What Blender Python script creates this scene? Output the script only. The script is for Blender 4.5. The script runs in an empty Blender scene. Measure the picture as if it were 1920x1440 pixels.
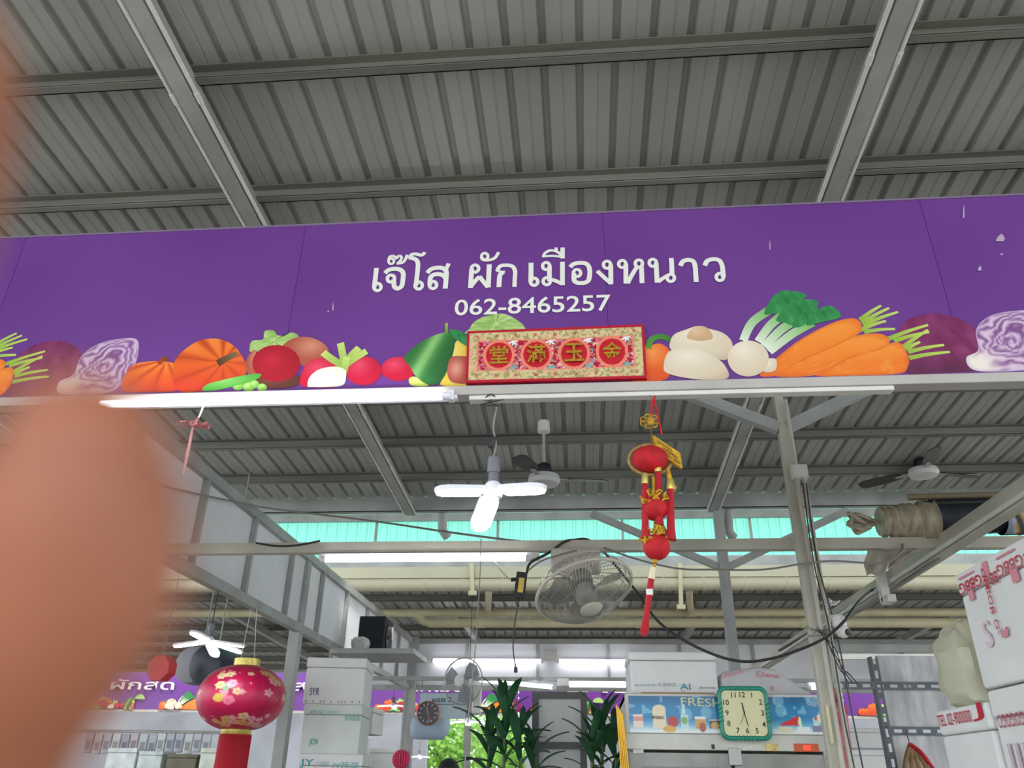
import bpy, bmesh, math, random
import numpy as np
from mathutils import Vector, Matrix, Quaternion
random.seed(7); rng = np.random.default_rng(7)
S = bpy.context.scene
COL = S.collection
# ------------------------------------------------------------------ camera
FPX = 1465.0
PITCH, YAW, ROLL = math.radians(26.93), math.radians(-5.23), math.radians(0.937)
CAM = np.array([0.0, 0.0, 1.6])
Fw = np.array([math.sin(YAW)*math.cos(PITCH), math.cos(YAW)*math.cos(PITCH), math.sin(PITCH)])
_R = np.array([math.cos(YAW), -math.sin(YAW), 0.0]); _U = np.cross(_R, Fw)
Rt = math.cos(ROLL)*_R + math.sin(ROLL)*_U
Up = -math.sin(ROLL)*_R + math.cos(ROLL)*_U
cd = bpy.data.cameras.new('camera'); cam = bpy.data.objects.new('camera', cd); COL.objects.link(cam)
cd.sensor_fit = 'HORIZONTAL'; cd.sensor_width = 36.0; cd.lens = FPX/1920*36.0
cd.clip_start = 0.004; cd.clip_end = 300
mw = Matrix.Identity(4)
for i in range(3):
    mw[i][0] = Rt[i]; mw[i][1] = Up[i]; mw[i][2] = -Fw[i]; mw[i][3] = CAM[i]
cam.matrix_world = mw
cd.dof.use_dof = True; cd.dof.focus_distance = 4.2; cd.dof.aperture_fstop = 5.2
S.camera = cam
# ------------------------------------------------------------------ world, exposure
S.view_settings.view_transform = 'Standard'; S.view_settings.look = 'None'
S.view_settings.gamma = 1.0; S.view_settings.exposure = 1.0
S.view_settings.use_curve_mapping = False
W = bpy.data.worlds.new('overcast_sky'); S.world = W; W.use_nodes = True
_bg = W.node_tree.nodes['Background']; _bg.inputs[0].default_value = (0.86, 0.93, 1.0, 1); _bg.inputs[1].default_value = 1.5
TUBE = 9.0      # strength of the fluorescent and LED tubes
# ------------------------------------------------------------------ pixel <-> place
def ray(x, y): return Fw + (x-960)/FPX*Rt - (y-720)/FPX*Up
def atY(x, y, Y): d = ray(x, y); return CAM + d*(Y/d[1])
def atX(x, y, X): d = ray(x, y); return CAM + d*(X/d[0])
def atZ(x, y, z): d = ray(x, y); return CAM + d*((z-1.6)/d[2])
def atD(x, y, D): return CAM + ray(x, y)*D
def mpp(Y, x=960, y=1000): return float(np.linalg.norm(atY(x+10, y, Y)-atY(x, y, Y))/10)   # metres per pixel at depth Y
# ------------------------------------------------------------------ materials
def lin(c):
    c = np.asarray(c, float)
    return np.where(c <= 0.04045, c/12.92, ((c+0.055)/1.055)**2.4)
def hx(s):
    s = s.lstrip('#'); return np.array([int(s[i:i+2], 16)/255 for i in (0, 2, 4)])
MC = {}
def M(name, col=None, rough=0.5, metal=0.0, var=0.0, vscale=6.0, bump=0.0, bscale=60.0, emit=None, alpha=1.0, trans=0.0, sss=0.0, vc=False, spec=0.5, stretch=None, transl=0.0):
    if name in MC: return MC[name]
    m = bpy.data.materials.new(name); m.use_nodes = True; nt = m.node_tree; b = nt.nodes['Principled BSDF']
    if isinstance(col, str): col = hx(col)
    b.inputs['Roughness'].default_value = rough; b.inputs['Metallic'].default_value = metal
    b.inputs['Specular IOR Level'].default_value = spec
    if col is not None:
        l = lin(col); b.inputs['Base Color'].default_value = (*l, 1)
    if vc:
        a = nt.nodes.new('ShaderNodeAttribute'); a.attribute_name = 'Col'
        nt.links.new(a.outputs['Color'], b.inputs['Base Color'])
    tc = None
    def coord():
        nonlocal tc
        if tc is None:
            t = nt.nodes.new('ShaderNodeTexCoord'); tc = t.outputs['Object']
            if stretch:
                mp = nt.nodes.new('ShaderNodeMapping'); mp.inputs['Scale'].default_value = stretch
                nt.links.new(tc, mp.inputs['Vector']); tc = mp.outputs['Vector']
        return tc
    if var and col is not None:
        n = nt.nodes.new('ShaderNodeTexNoise'); n.inputs['Scale'].default_value = vscale; n.inputs['Detail'].default_value = 5
        nt.links.new(coord(), n.inputs['Vector'])
        r = nt.nodes.new('ShaderNodeValToRGB'); r.color_ramp.elements[0].position = 0.35; r.color_ramp.elements[1].position = 0.68
        r.color_ramp.elements[0].color = (*np.clip(l*(1-var), 0, 1), 1); r.color_ramp.elements[1].color = (*np.clip(l*(1+var*0.5), 0, 1), 1)
        nt.links.new(n.outputs['Fac'], r.inputs['Fac']); nt.links.new(r.outputs['Color'], b.inputs['Base Color'])
    if bump:
        n = nt.nodes.new('ShaderNodeTexNoise'); n.inputs['Scale'].default_value = bscale; n.inputs['Detail'].default_value = 3
        nt.links.new(coord(), n.inputs['Vector'])
        bp = nt.nodes.new('ShaderNodeBump'); bp.inputs['Strength'].default_value = bump; bp.inputs['Distance'].default_value = 0.01
        nt.links.new(n.outputs['Fac'], bp.inputs['Height']); nt.links.new(bp.outputs['Normal'], b.inputs['Normal'])
    if emit:
        e = lin(hx(emit[0])); b.inputs['Emission Color'].default_value = (*e, 1); b.inputs['Emission Strength'].default_value = emit[1]
    if trans: b.inputs['Transmission Weight'].default_value = trans
    if alpha < 1: b.inputs['Alpha'].default_value = alpha
    if sss:
        b.inputs['Subsurface Weight'].default_value = sss; b.inputs['Subsurface Radius'].default_value = (1, .35, .2); b.inputs['Subsurface Scale'].default_value = 0.006
    if transl:
        t = nt.nodes.new('ShaderNodeBsdfTranslucent'); t.inputs['Color'].default_value = (*lin(col), 1)
        mx = nt.nodes.new('ShaderNodeMixShader'); mx.inputs[0].default_value = transl
        out = nt.nodes['Material Output']
        nt.links.new(b.outputs[0], mx.inputs[1]); nt.links.new(t.outputs[0], mx.inputs[2]); nt.links.new(mx.outputs[0], out.inputs['Surface'])
    MC[name] = m; return m
STEEL = M('painted_steel_grey', '#a9aba6', .5, 0, .22, 3.0)
STEEL2 = M('painted_steel_cream', '#c3bfae', .5, 0, .22, 2.5)
STEELD = M('dark_steel', '#64655f', .55, .1, .3, 4)
ZINC = M('galvanised_sheet', '#b4b5ad', .42, .12, .18, 1.3, stretch=(1, .25, 1))
WHITE = M('white_plastic', '#dcdad2', .4, 0, .08, 5)
CREAM = M('cream_pvc', '#d2c8a2', .38, 0, .15, 2.0)
FOAM = M('white_foam', '#e2e2df', .75, 0, .05, 4, .25, 220)
PANELW = M('white_sign_back', '#eae9ec', .55, 0, .1, 1.6)
BLACK = M('black_plastic', '#17181b', .45)
CABLE = M('cable_black', '#2b2b29', .5)
CABLEG = M('cable_grey', '#85847d', .5)
RED = M('red_fabric', '#c3101f', .75, 0, .3, 30)
REDT = M('red_tassel_thread', '#d0142c', .6, 0, .35, 90, .6, 300, stretch=(8, 8, .4))
GOLD = M('gold_thread', '#d9a932', .35, .55, .35, 60, .5, 260)
GOLDP = M('pale_gold_foil', '#d8c46a', .3, .5, .25, 30)
PRINT = M('laminated_print', None, .27, vc=True, spec=.5)
PRINTM = M('matte_print', None, .7, vc=True, spec=.3)
LED = M('led_diffuser', '#ffffff', .4, emit=('#f4f6ff', TUBE))
LEDH = M('lamp_housing', '#e9e9ee', .4)
# ------------------------------------------------------------------ mesh builder
class MB:
    def __init__(s): s.v = []; s.f = []; s.c = []; s.n = 0
    def add(s, v, f, c=None):
        v = np.asarray(v, float).reshape(-1, 3); o = s.n
        s.v.append(v); s.f += [tuple(i+o for i in q) for q in f]; s.n += len(v)
        s.c.append(np.ones((len(v), 3)) if c is None else np.broadcast_to(np.asarray(c, float), (len(v), 3)))
        return s
    def box(s, c, size, R=None, col=None):
        h = np.asarray(size, float)/2; P = np.array([[x, y, z] for x in (-1, 1) for y in (-1, 1) for z in (-1, 1)], float)*h
        if R is not None: P = P @ np.asarray(R).T
        return s.add(P+np.asarray(c), [(0, 1, 3, 2), (4, 6, 7, 5), (0, 4, 5, 1), (2, 3, 7, 6), (0, 2, 6, 4), (1, 5, 7, 3)], col)
    def boxmm(s, a, b, col=None):
        a = np.asarray(a, float); b = np.asarray(b, float); return s.box((a+b)/2, np.abs(b-a), None, col)
    def bar(s, a, b, w, h, upv=(0, 0, 1)):
        a = np.asarray(a, float); b = np.asarray(b, float); d = b-a; L = np.linalg.norm(d); d = d/L
        x = np.cross(d, upv); x = x/np.linalg.norm(x); z = np.cross(x, d)
        return s.box((a+b)/2, (w, L, h), np.stack([x, d, z], 1))
    def tube(s, pts, r, seg=8, cap=True, closed=False):
        P = np.asarray(pts, float); n = len(P); r = np.broadcast_to(np.asarray(r, float), (n,))
        T = np.gradient(P, axis=0)
        if closed: T = np.roll(P, -1, 0)-np.roll(P, 1, 0)
        T /= np.linalg.norm(T, axis=1)[:, None]+1e-12
        u = np.array([0, 0, 1.0]) if abs(T[0][2]) < .9 else np.array([1.0, 0, 0])
        u = np.cross(T[0], u); u /= np.linalg.norm(u); V = []
        a = np.arange(seg)*2*math.pi/seg
        for i in range(n):
            u = u-T[i]*(u@T[i]); u /= np.linalg.norm(u)+1e-12; w = np.cross(T[i], u)
            V.append(P[i]+r[i]*(np.cos(a)[:, None]*u+np.sin(a)[:, None]*w))
        f = []; m = n if closed else n-1
        for i in range(m):
            j = (i+1) % n
            for k in range(seg): k2 = (k+1) % seg; f.append((i*seg+k, i*seg+k2, j*seg+k2, j*seg+k))
        if cap and not closed: f += [tuple(range(seg-1, -1, -1)), tuple((n-1)*seg+k for k in range(seg))]
        return s.add(np.concatenate(V), f)
    def lathe(s, prof, o=(0, 0, 0), ax=(0, 0, 1), seg=24, cap=True, colf=None):
        prof = np.asarray(prof, float); ax = np.asarray(ax, float); ax /= np.linalg.norm(ax)
        u = np.cross(ax, (0, 1, 0) if abs(ax[1]) < .9 else (1, 0, 0)); u /= np.linalg.norm(u); w = np.cross(ax, u)
        a = np.arange(seg)*2*math.pi/seg; V = []
        for r, h in prof: V.append(np.asarray(o)+ax*h+r*(np.cos(a)[:, None]*u+np.sin(a)[:, None]*w))
        n = len(prof); f = []
        for i in range(n-1):
            for k in range(seg): k2 = (k+1) % seg; f.append((i*seg+k, i*seg+k2, (i+1)*seg+k2, (i+1)*seg+k))
        if cap: f += [tuple(range(seg-1, -1, -1)), tuple((n-1)*seg+k for k in range(seg))]
        return s.add(np.concatenate(V), f)
    def prism(s, out, d):
        """closed 3-D outline pushed along d"""
        P = np.asarray(out, float); n = len(P); d = np.asarray(d, float)
        f = [tuple(range(n-1, -1, -1)), tuple(range(n, 2*n))]+[(i, (i+1) % n, n+(i+1) % n, n+i) for i in range(n)]
        return s.add(np.concatenate([P, P+d]), f)
    def ball(s, c, r, seg=16, rings=10, ax=(0, 0, 1)):
        t = np.linspace(0, math.pi, rings+1); r = np.broadcast_to(np.asarray(r, float), (2,))
        return s.lathe([(max(r[0]*math.sin(x), 1e-4), -r[1]*math.cos(x)) for x in t], c, ax, seg)
    def build(s, name, mat, parent=None, smooth=False, bevel=0.0):
        v = np.concatenate(s.v); o3 = np.zeros(3)
        if parent is not None: o3 = wloc(parent)
        me = bpy.data.meshes.new(name); me.from_pydata((v-o3).tolist(), [], s.f)
        c = np.concatenate(s.c)
        if (c != 1).any():
            at = me.color_attributes.new('Col', 'FLOAT_COLOR', 'POINT')
            at.data.foreach_set('color', np.concatenate([lin(np.clip(c, 0, 1)), np.ones((len(c), 1))], 1).astype('f').ravel())
        me.materials.append(mat); me.validate()
        bm = bmesh.new(); bm.from_mesh(me); bmesh.ops.recalc_face_normals(bm, faces=bm.faces)
        bm.to_mesh(me); bm.free()
        if smooth: me.polygons.foreach_set('use_smooth', [True]*len(me.polygons))
        o = bpy.data.objects.new(name, me); COL.objects.link(o)
        if smooth:
            try: me.set_sharp_from_angle(angle=math.radians(42))
            except Exception: pass
        if bevel:
            b = o.modifiers.new('bevel', 'BEVEL'); b.width = bevel; b.segments = 2; b.limit_method = 'ANGLE'
        if parent is not None: o.parent = parent
        return o
def wloc(o):
    p = np.zeros(3)
    while o is not None: p = p+np.array(o.location); o = o.parent
    return p
def thing(name, label, cat, loc=(0, 0, 0), group=None):
    o = bpy.data.objects.new(name, None); COL.objects.link(o); o.location = tuple(float(x) for x in loc); o.empty_display_size = .05
    return tag(o, label, cat, group)
def tag(o, label, cat, group=None):
    o['label'] = label; o['category'] = cat
    if group: o['group'] = group
    return o
def struct(o, label=None):
    o['kind'] = 'structure'
    if label: o['label'] = label
    return o
def sroot(name, label, loc=(0, 0, 0)):
    o = bpy.data.objects.new(name, None); COL.objects.link(o); o.location = loc; return struct(o, label)
def copy_tree(o, parent=None):
    c = o.copy(); COL.objects.link(c); c.parent = parent
    for ch in [x for x in bpy.data.objects if x.parent == o]: copy_tree(ch, c)
    return c
def dup(root, loc, label=None, rz=None, scale=None, group=None):
    c = copy_tree(root); c.location = tuple(float(x) for x in loc)
    if label: c['label'] = label
    if rz is not None: c.rotation_euler[2] = rz
    if scale is not None: c.scale = (scale,)*3
    if group: c['group'] = group
    return c
def smooth_path(pts, n=8, closed=False):
    P = np.asarray(pts, float); m = len(P)
    if m < 3 and not closed: return P
    out = []
    rngk = range(m if closed else m-1)
    for i in rngk:
        if closed: p0, p1, p2, p3 = P[i-1], P[i], P[(i+1) % m], P[(i+2) % m]
        else: p0, p1, p2, p3 = P[max(i-1, 0)], P[i], P[i+1], P[min(i+2, m-1)]
        for t in np.arange(n)/n:
            out.append(.5*((2*p1)+(-p0+p2)*t+(2*p0-5*p1+4*p2-p3)*t*t+(-p0+3*p1-3*p2+p3)*t**3))
    if not closed: out.append(P[-1])
    return np.array(out)
def wire(pts, r, name, label, mat=None, cat='cable', n=6):
    o = MB().tube(smooth_path(pts, n), r, 6).build(name, mat or CABLE, smooth=True); return tag(o, label, cat)
# ------------------------------------------------------------------ printing helpers (flat print on real surfaces)
def vnoise(x, y, seed=0):
    x = np.asarray(x, float); y = np.asarray(y, float); xi = np.floor(x).astype(int); yi = np.floor(y).astype(int); fx = x-xi; fy = y-yi
    fx = fx*fx*(3-2*fx); fy = fy*fy*(3-2*fy)
    def h(a, b): n = (a*374761393+b*668265263+seed*974711) & 0xffffffff; n = ((n ^ (n >> 13))*1274126177) & 0xffffffff; return ((n ^ (n >> 16)) & 0xffff)/65535
    return (h(xi, yi)*(1-fx)+h(xi+1, yi)*fx)*(1-fy)+(h(xi, yi+1)*(1-fx)+h(xi+1, yi+1)*fx)*fy
def mix(a, b, t):
    t = np.clip(np.asarray(t, float), 0, 1)[..., None]; return np.asarray(a)*(1-t)+np.asarray(b)*t
def sstep(a, b, x): t = np.clip((x-a)/(b-a), 0, 1); return t*t*(3-2*t)
def grid_print(mb, P00, P10, P01, P11, nx, ny, colf, bulge=None):
    u, v = np.meshgrid(np.linspace(0, 1, nx+1), np.linspace(0, 1, ny+1)); u = u.ravel(); v = v.ravel()
    P = [np.asarray(p, float) for p in (P00, P10, P01, P11)]
    V = P[0]*((1-u)*(1-v))[:, None]+P[1]*(u*(1-v))[:, None]+P[2]*((1-u)*v)[:, None]+P[3]*(u*v)[:, None]
    if bulge is not None: V = V+bulge(u, v)
    f = [(j*(nx+1)+i, j*(nx+1)+i+1, (j+1)*(nx+1)+i+1, (j+1)*(nx+1)+i) for j in range(ny) for i in range(nx)]
    return mb.add(V, f, colf(u, v))
def ribbon2(pts, w, closed=False):
    """2-D stroke -> (verts2, faces)"""
    P = np.asarray(pts, float); n = len(P); w = np.broadcast_to(np.asarray(w, float), (n,))
    T = (np.roll(P, -1, 0)-np.roll(P, 1, 0)) if closed else np.gradient(P, axis=0)
    T /= np.linalg.norm(T, axis=1)[:, None]+1e-9; N = np.stack([-T[:, 1], T[:, 0]], 1)
    V = np.concatenate([P+N*w[:, None]/2, P-N*w[:, None]/2]); m = n if closed else n-1
    return V, [(i, (i+1) % n, n+(i+1) % n, n+i) for i in range(m)]
_txt = {}
def text2(body, bold=0.0):
    """text outline as 2-D verts normalised to height of its own box; returns v(0..w,0..1),faces,aspect"""
    k = (body, bold)
    if k in _txt: return _txt[k]
    cu = bpy.data.curves.new('t', 'FONT'); cu.body = body; cu.offset = bold; cu.resolution_u = 3
    o = bpy.data.objects.new('t', cu); COL.objects.link(o); dg = bpy.context.evaluated_depsgraph_get(); dg.update()
    me = bpy.data.meshes.new_from_object(o.evaluated_get(dg)); v = np.array([x.co[:2] for x in me.vertices]).reshape(-1, 2); f = [tuple(p.vertices) for p in me.polygons]
    bpy.data.objects.remove(o); bpy.data.curves.remove(cu); bpy.data.meshes.remove(me)
    if len(v) == 0: v = np.zeros((3, 2)); f = [(0, 1, 2)]
    mn = v.min(0); sz = v.max(0)-mn; sz[sz == 0] = 1
    _txt[k] = ((v-mn)/sz, f, sz[0]/sz[1]); return _txt[k]
def put_text(mb, body, P00, P10, P01, bold=0.0, col=None):
    """write body into the parallelogram P00 (lower left) P10 (lower right) P01 (upper left)"""
    v, f, a = text2(body, bold); P00 = np.asarray(P00, float)
    V = P00+v[:, :1]*(np.asarray(P10)-P00)+v[:, 1:]*(np.asarray(P01)-P00)
    return mb.add(V, f, col)
# ================================================================== STRUCTURE
sun = bpy.data.lights.new('sun_offscreen', 'SUN'); sun.energy = 2.5; sun.angle = .3; sun.color = (1, .95, .88)
so = bpy.data.objects.new('sun_offscreen', sun); COL.objects.link(so); so.rotation_euler = (math.radians(28), math.radians(18), 0)
CONC = M('concrete_floor', '#8d8a84', .7, 0, .25, 1.2, .2, 30)
fl = MB().boxmm((-30, -16, -.2), (30, 60, 0)).build('floor', CONC); struct(fl, 'grey concrete market floor')
RA, RM = 4.9, .06
def zr(Y): return RA-RM*Y
def atRoof(x, y, off=0.0): d = ray(x, y); return CAM+d*((RA+off-1.6)/(d[2]+RM*d[1]))
# ---- main roof: ribbed sheets, purlins, rafters
ceil_ = sroot('ceiling', 'ribbed galvanised roof sheets over steel purlins and rafters')
P_ = .175
prof = []
for k in range(4):
    for x, z in ((0, 0), (.062, 0), (.066, .004), (.074, .004), (.078, 0), (.130, 0), (.140, .030), (.164, .030)): prof.append((k*P_+x, z))
prof.append((4*P_, 0))
def sheet_mesh(y0, y1, zf):
    n = len(prof); V = [(x, y0, z+zf(y0)) for x, z in prof]+[(x, y1, z+zf(y1)) for x, z in prof]
    return V, [(i, i+1, n+i+1, n+i) for i in range(n-1)]
YE = float(atRoof(900, 934)[1])
V, Fc = sheet_mesh(-3.5, YE, zr)
first = None
for k in range(-14, 14):
    if first is None:
        first = MB().add(V, Fc).build('roof_sheet', ZINC, ceil_); o = first
    else:
        o = first.copy(); COL.objects.link(o); o.parent = ceil_
    o.location = (k*.7+.08, 0, 0)
def cpurlin(mb, Y, x0, x1, zf=zr, h=.085, w=.05, t=.006):
    z = zf(Y)-.004
    mb.boxmm((x0, Y+w-t, z-h), (x1, Y+w, z)); mb.boxmm((x0, Y, z-h), (x1, Y+w, z-h+t)); mb.boxmm((x0, Y, z-t), (x1, Y+w, z))
    mb.boxmm((x0, Y, z-h), (x1, Y+t, z-h+.016)); return mb
PURL = M('purlin_steel', '#807f76', .6, 0, .3, 2.0, stretch=(.3, 4, 4))
PY = [-2.6+.865*k for k in range(13)]
PY = [y for y in PY]
py0 = float(atRoof(700, 100)[1]); py1 = float(atRoof(700, 338)[1])
base = py0; step = (float(atRoof(700, 818)[1])-py0)/5.0
for k in range(-6, 8):
    Y = base+step*k
    if Y > YE-.25: continue
    pu = cpurlin(MB(), Y, -9.7, 9.9, zr, .095).build('purlin', PURL, ceil_); MB().boxmm((-9.7, Y-.002, zr(Y)-.1055), (9.9, Y+.034, zr(Y)-.0995)).build('purlin_lip', PURL, pu)
# eave beam
mb = MB(); ze = zr(YE); eb = ze-float(atY(900, 957, YE-.06)[2])
mb.boxmm((-9.7, YE-.06, ze-eb), (9.9, YE-.052, ze-.004)); mb.boxmm((-9.7, YE-.06, ze-eb), (9.9, YE+.02, ze-eb+.008)); mb.build('eave_beam', STEEL, ceil_)
XL = float(atRoof(400, 205)[0]); XR = float(atRoof(1592, 200)[0])
RS = XR-XL
for k in range(-2, 4):
    X = XL+RS*k
    mb = MB(); mb.bar((X, -3.5, zr(-3.5)-.14), (X, YE, zr(YE)-.14), .085, .11)
    mb.build('rafter', STEEL, ceil_)
    for dx in (-.062, .062):
        pm = MB().tube([(X+dx, -3.5, zr(-3.5)-.185), (X+dx, YE, zr(YE)-.185)], .011, 8)
        for yy in np.arange(.4, 8, 1.1): pm.lathe([(.015, 0), (.015, .06)], (X+dx, yy, zr(yy)-.185), (0, 1, -RM), 8)
        pm.build('conduit', WHITE, ceil_, smooth=True)
# ---- green clerestory behind the eave
GREEN = M('green_translucent_sheet', '#8fe0cb', .4, 0, transl=.75)
YC = 10.2
zc0 = float(atY(1100, 1052, YC)[2]); zc1 = float(atY(1100, 945, YC)[2])+.03
wl = sroot('wall_clerestory', 'green translucent corrugated sheeting lit by daylight between the two roofs')
n = 0
pf = [(0, 0), (.05, 0), (.06, .022), (.085, .022), (.095, 0), (.14, 0)]
gm = MB(); pr = [(k*.14+x, y) for k in range(8) for x, y in pf[:-1]]+[(1.12, 0)]
for r in range(2):
    pass
nn = len(pr)
gv = [(x, YC+y, zc0) for x, y in pr]+[(x, YC+y, zc1) for x, y in pr]
g0 = MB().add(gv, [(i, i+1, nn+i+1, nn+i) for i in range(nn-1)]).build('green_sheet', GREEN, wl)
g0.location = (-10*1.12, 0, 0)
for k in range(-9, 11):
    o = g0.copy(); COL.objects.link(o); o.parent = wl; o.location = (k*1.12, 0, 0)
zg = float(atY(1000, 968, YC-.15)[2])
MB().boxmm((-11, YC-.18, zg-.05), (12, YC-.12, zg+.045)).build('girt', STEEL, wl)
for x in np.arange(-11, 12, 1.65): MB().boxmm((x, YC-.1, zc0), (x+.03, YC-.06, zc1)).build('upright', STEEL, wl)
MB().boxmm((-11, 8.7, 5.02), (12, 10.5, 5.06)).build('sky_block_sheet', ZINC, wl)  # unseen sheet above the view, added to keep sky light off gutter and clerestory
# ---- cream box gutter under the clerestory
YG = 9.9
gz = [float(atY(1100, y, YG)[2]) for y in (1043, 1062, 1083, 1107)]
gt = thing('box_gutter', 'long cream segmented rain gutter below the green sheeting', 'gutter', (0, YG, gz[3]))
MB().boxmm((-11, YG, gz[1]), (12, YG+.25, gz[0])).build('grey_fascia', STEEL, gt)
CREAM2 = M('pale_cream_metal', '#c2bc9f', .35, 0, .12, .8)
MB().boxmm((-11, YG-.02, gz[2]), (12, YG+.2, gz[1])).build('cream_fascia', CREAM2, gt)
rr = (gz[2]-gz[3])/2
sg = None
for k in range(46):
    x = -11+k*.5
    if sg is None:
        sg = MB().lathe([(rr, 0), (rr*1.06, .005), (rr*1.06, .03), (rr, .035), (rr, .5)], (0, YG+.02, gz[3]+rr), (1, 0, 0), 16, cap=False).build('gutter_segment', CREAM2, gt, smooth=True); o = sg
    else: o = sg.copy(); COL.objects.link(o); o.parent = gt
    o.location = (x, 0, 0)
# ---- second roof behind, darker, with lit purlins
def z2(Y): return float(gz[3])+.12-.035*(Y-10.2)
c2 = sroot('ceiling_behind', 'lower ribbed roof beyond the gutter')
V, Fc = sheet_mesh(10.25, 17.0, z2); f2 = None
for k in range(-18, 19):
    if f2 is None: f2 = MB().add(V, Fc).build('roof_sheet', ZINC, c2); o = f2
    else: o = f2.copy(); COL.objects.link(o); o.parent = c2
    o.location = (k*.7, 0, 0)
for Y in np.arange(10.6, 17, .95): cpurlin(MB(), Y, -12.5, 13, z2).build('purlin', PURL, c2)
for k in range(-3, 4):
    X = 1.6+RS*k; MB().bar((X, 11.26, z2(11.26)-.13), (X, 16.9, z2(16.9)-.13), .08, .1).build('rafter', STEEL, c2)
# ---- far bright translucent roof
SKYL = M('white_translucent_roof', '#e9e4e4', .5, 0, transl=.6)
c3 = sroot('ceiling_far', 'far pale translucent roof with steel purlins')
def z3(Y): return 4.35-.0*Y
V, Fc = sheet_mesh(18.5, 34, z3); f3 = None
for k in range(-34, 34):
    if f3 is None: f3 = MB().add(V, Fc).build('roof_sheet', SKYL, c3); o = f3
    else: o = f3.copy(); COL.objects.link(o); o.parent = c3
    o.location = (k*.7, 0, 0)
for Y in np.arange(18.8, 34, 2.1): cpurlin(MB(), Y, -23, 23, z3, .12, .07).build('purlin', PURL, c3)
# ---- PVC drain pipes in front of the second roof
YP = 11.15
def drain(px0, px1, y, rpx, label, elbow=None):
    a = atY(px0, y, YP); b = atY(px1, y, YP); a[2] = b[2] = atY(1100, y, YP)[2]
    t = thing('drain_pipe', label, 'pipe', a, 'cream drain pipes under the second roof'); r = rpx*mpp(YP, 1100, 1150)
    pts = [a, b]
    if elbow is not None: pts = [atY(elbow[0], elbow[1], YP), a+np.array([-.05, .06, .04]), a+np.array([.05, 0, 0]), b]
    MB().tube(pts, r, 14).build('pipe', CREAM, t, smooth=True)
    for x in np.arange(a[0]+.7, b[0], 2.2):
        MB().lathe([(r, 0), (r*1.12, .005), (r*1.12, .12), (r, .125)], (x, a[1], a[2]), (1, 0, 0), 14, cap=False).build('pipe_coupling', CREAM, t, smooth=True)
    return t
drain(-200, 2100, 1149, 7.5, 'upper cream drain pipe running level under the second roof')
drain(800, 2100, 1168, 8.5, 'lower cream drain pipe with an angled end', (778, 1148))
for i, (x, lab) in enumerate(((916, 'short cream down pipe dropping to the upper drain pipe beside the thin bracket'), (1292, 'short cream down pipe dropping to the upper drain pipe behind the red ornament'))):
    e_ = atY(x+1, 1149, YP); g_ = atY(x, 1106, YG+.06); o = MB().tube(smooth_path([(g_[0], YG+.06, gz[3]+.01), (g_[0]*.6+e_[0]*.4, 10.4, gz[3]-.055), (e_[0]*.85+g_[0]*.15, 10.85, gz[3]-.055), (e_[0], YP-.02, float(atY(1100, 1149, YP)[2]))], 5), .042, 12).build('down_pipe', CREAM, smooth=True); tag(o, lab, 'pipe')
for i, (x, lab) in enumerate(((884, 'cream strap bracket hanging from the gutter beside the charger cable'), (1275, 'cream strap bracket hanging from the gutter right of the red ornament'))):
    ys_ = YG+.02-rr*1.06-.006; a = atY(x, 1056, ys_); b = atY(x+2, 1138 if i else 1112, ys_)
    m = MB(); m.bar(a, b, .05, .02, (0, 1, 0)); m.box(b, (.1, .05, .05)); o = m.build('strap_bracket', CREAM); tag(o, lab, 'bracket')
# ---- sign-back walls (white panels, grey studs) left and back
def sign_back(name, A, B, z0, z1, npan, label, side):
    t = sroot(name, label); A = np.array(A, float); B = np.array(B, float); d = B-A; L = np.linalg.norm(d); u = d/L; nrm = np.array([-u[1], u[0]])*side
    p = lambda s_, z, o=0: np.array([*(A+u*s_+nrm*o), z])
    w = L/npan; first = None
    for i in range(npan):
        m = MB(); m.bar(p(i*w+.004, (z0+z1)/2), p((i+1)*w-.004, (z0+z1)/2), .012, z1-z0-.02); m.build('panel', PANELW, t)
        MB().bar(p(i*w, z0+.03, .03), p(i*w, z1-.03, .03), .04, .04, (u[0], u[1], 0)).build('stud', STEEL, t)
    for z, nm in ((z0, 'bottom_rail'), (z1, 'top_rail')):
        MB().bar(p(0, z, .02), p(L, z, .02), .07, .075).build(nm, STEEL, t)
    return t
ZB, ZT = 2.87, 3.56
XW = -2.72
sign_back('wall_left', (XW, 3.3), (XW, 12.75), ZB, ZT, 10, 'row of white sign backs with grey studs along the left aisle', -1)
sign_back('wall_back', (-4.0, 12.8), (7.0, 12.8), ZB, ZT, 10, 'row of white sign backs with grey studs across the back aisle', -1)
# ---- posts
def post(name, label, a, b, w=.1):
    o = MB().bar(a, b, w, w, (0, 1, 0)).build(name, STEEL, bevel=.006); return tag(o, label, 'post')
pt = atY(575, 1040, 7.55); post('steel_post', 'square grey steel post against the white sign backs, next to the stacked foam boxes', (pt[0], 7.55, 0), (pt[0], 7.55, ZT+.04), .105)
pt = atY(765, 1220, 12.7); post('steel_post', 'grey steel corner post where the two rows of sign backs meet', (pt[0]+.08, 12.7, 0), (pt[0]+.08, 12.7, ZT+.05), .16)
def truss_post(label, X, Y, zb, ztop, zj, half, w=.09, zend=None, mt=None):
    mt = mt or STEEL
    t = thing('truss_post', label, 'post', (X, Y, zb))
    MB().bar((X, Y, zb), (X, Y, ztop), w, w, (0, 1, 0)).build('post', mt, t, bevel=.004)
    for s_ in (-1, 1):
        MB().bar((X+s_*w*.4, Y, zj), (X+s_*half, Y, zend), .07, .06, (0, 1, 0)).build('brace', STEEL, t)
    return t
j = atY(1480, 803, 4.6); e = atY(1300, 735, 4.6); sl = (e[2]-j[2])/(j[0]-e[0])
zt = zr(4.6)-.14; X1 = float(atY(1497, 1000, 4.6)[0])
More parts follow.
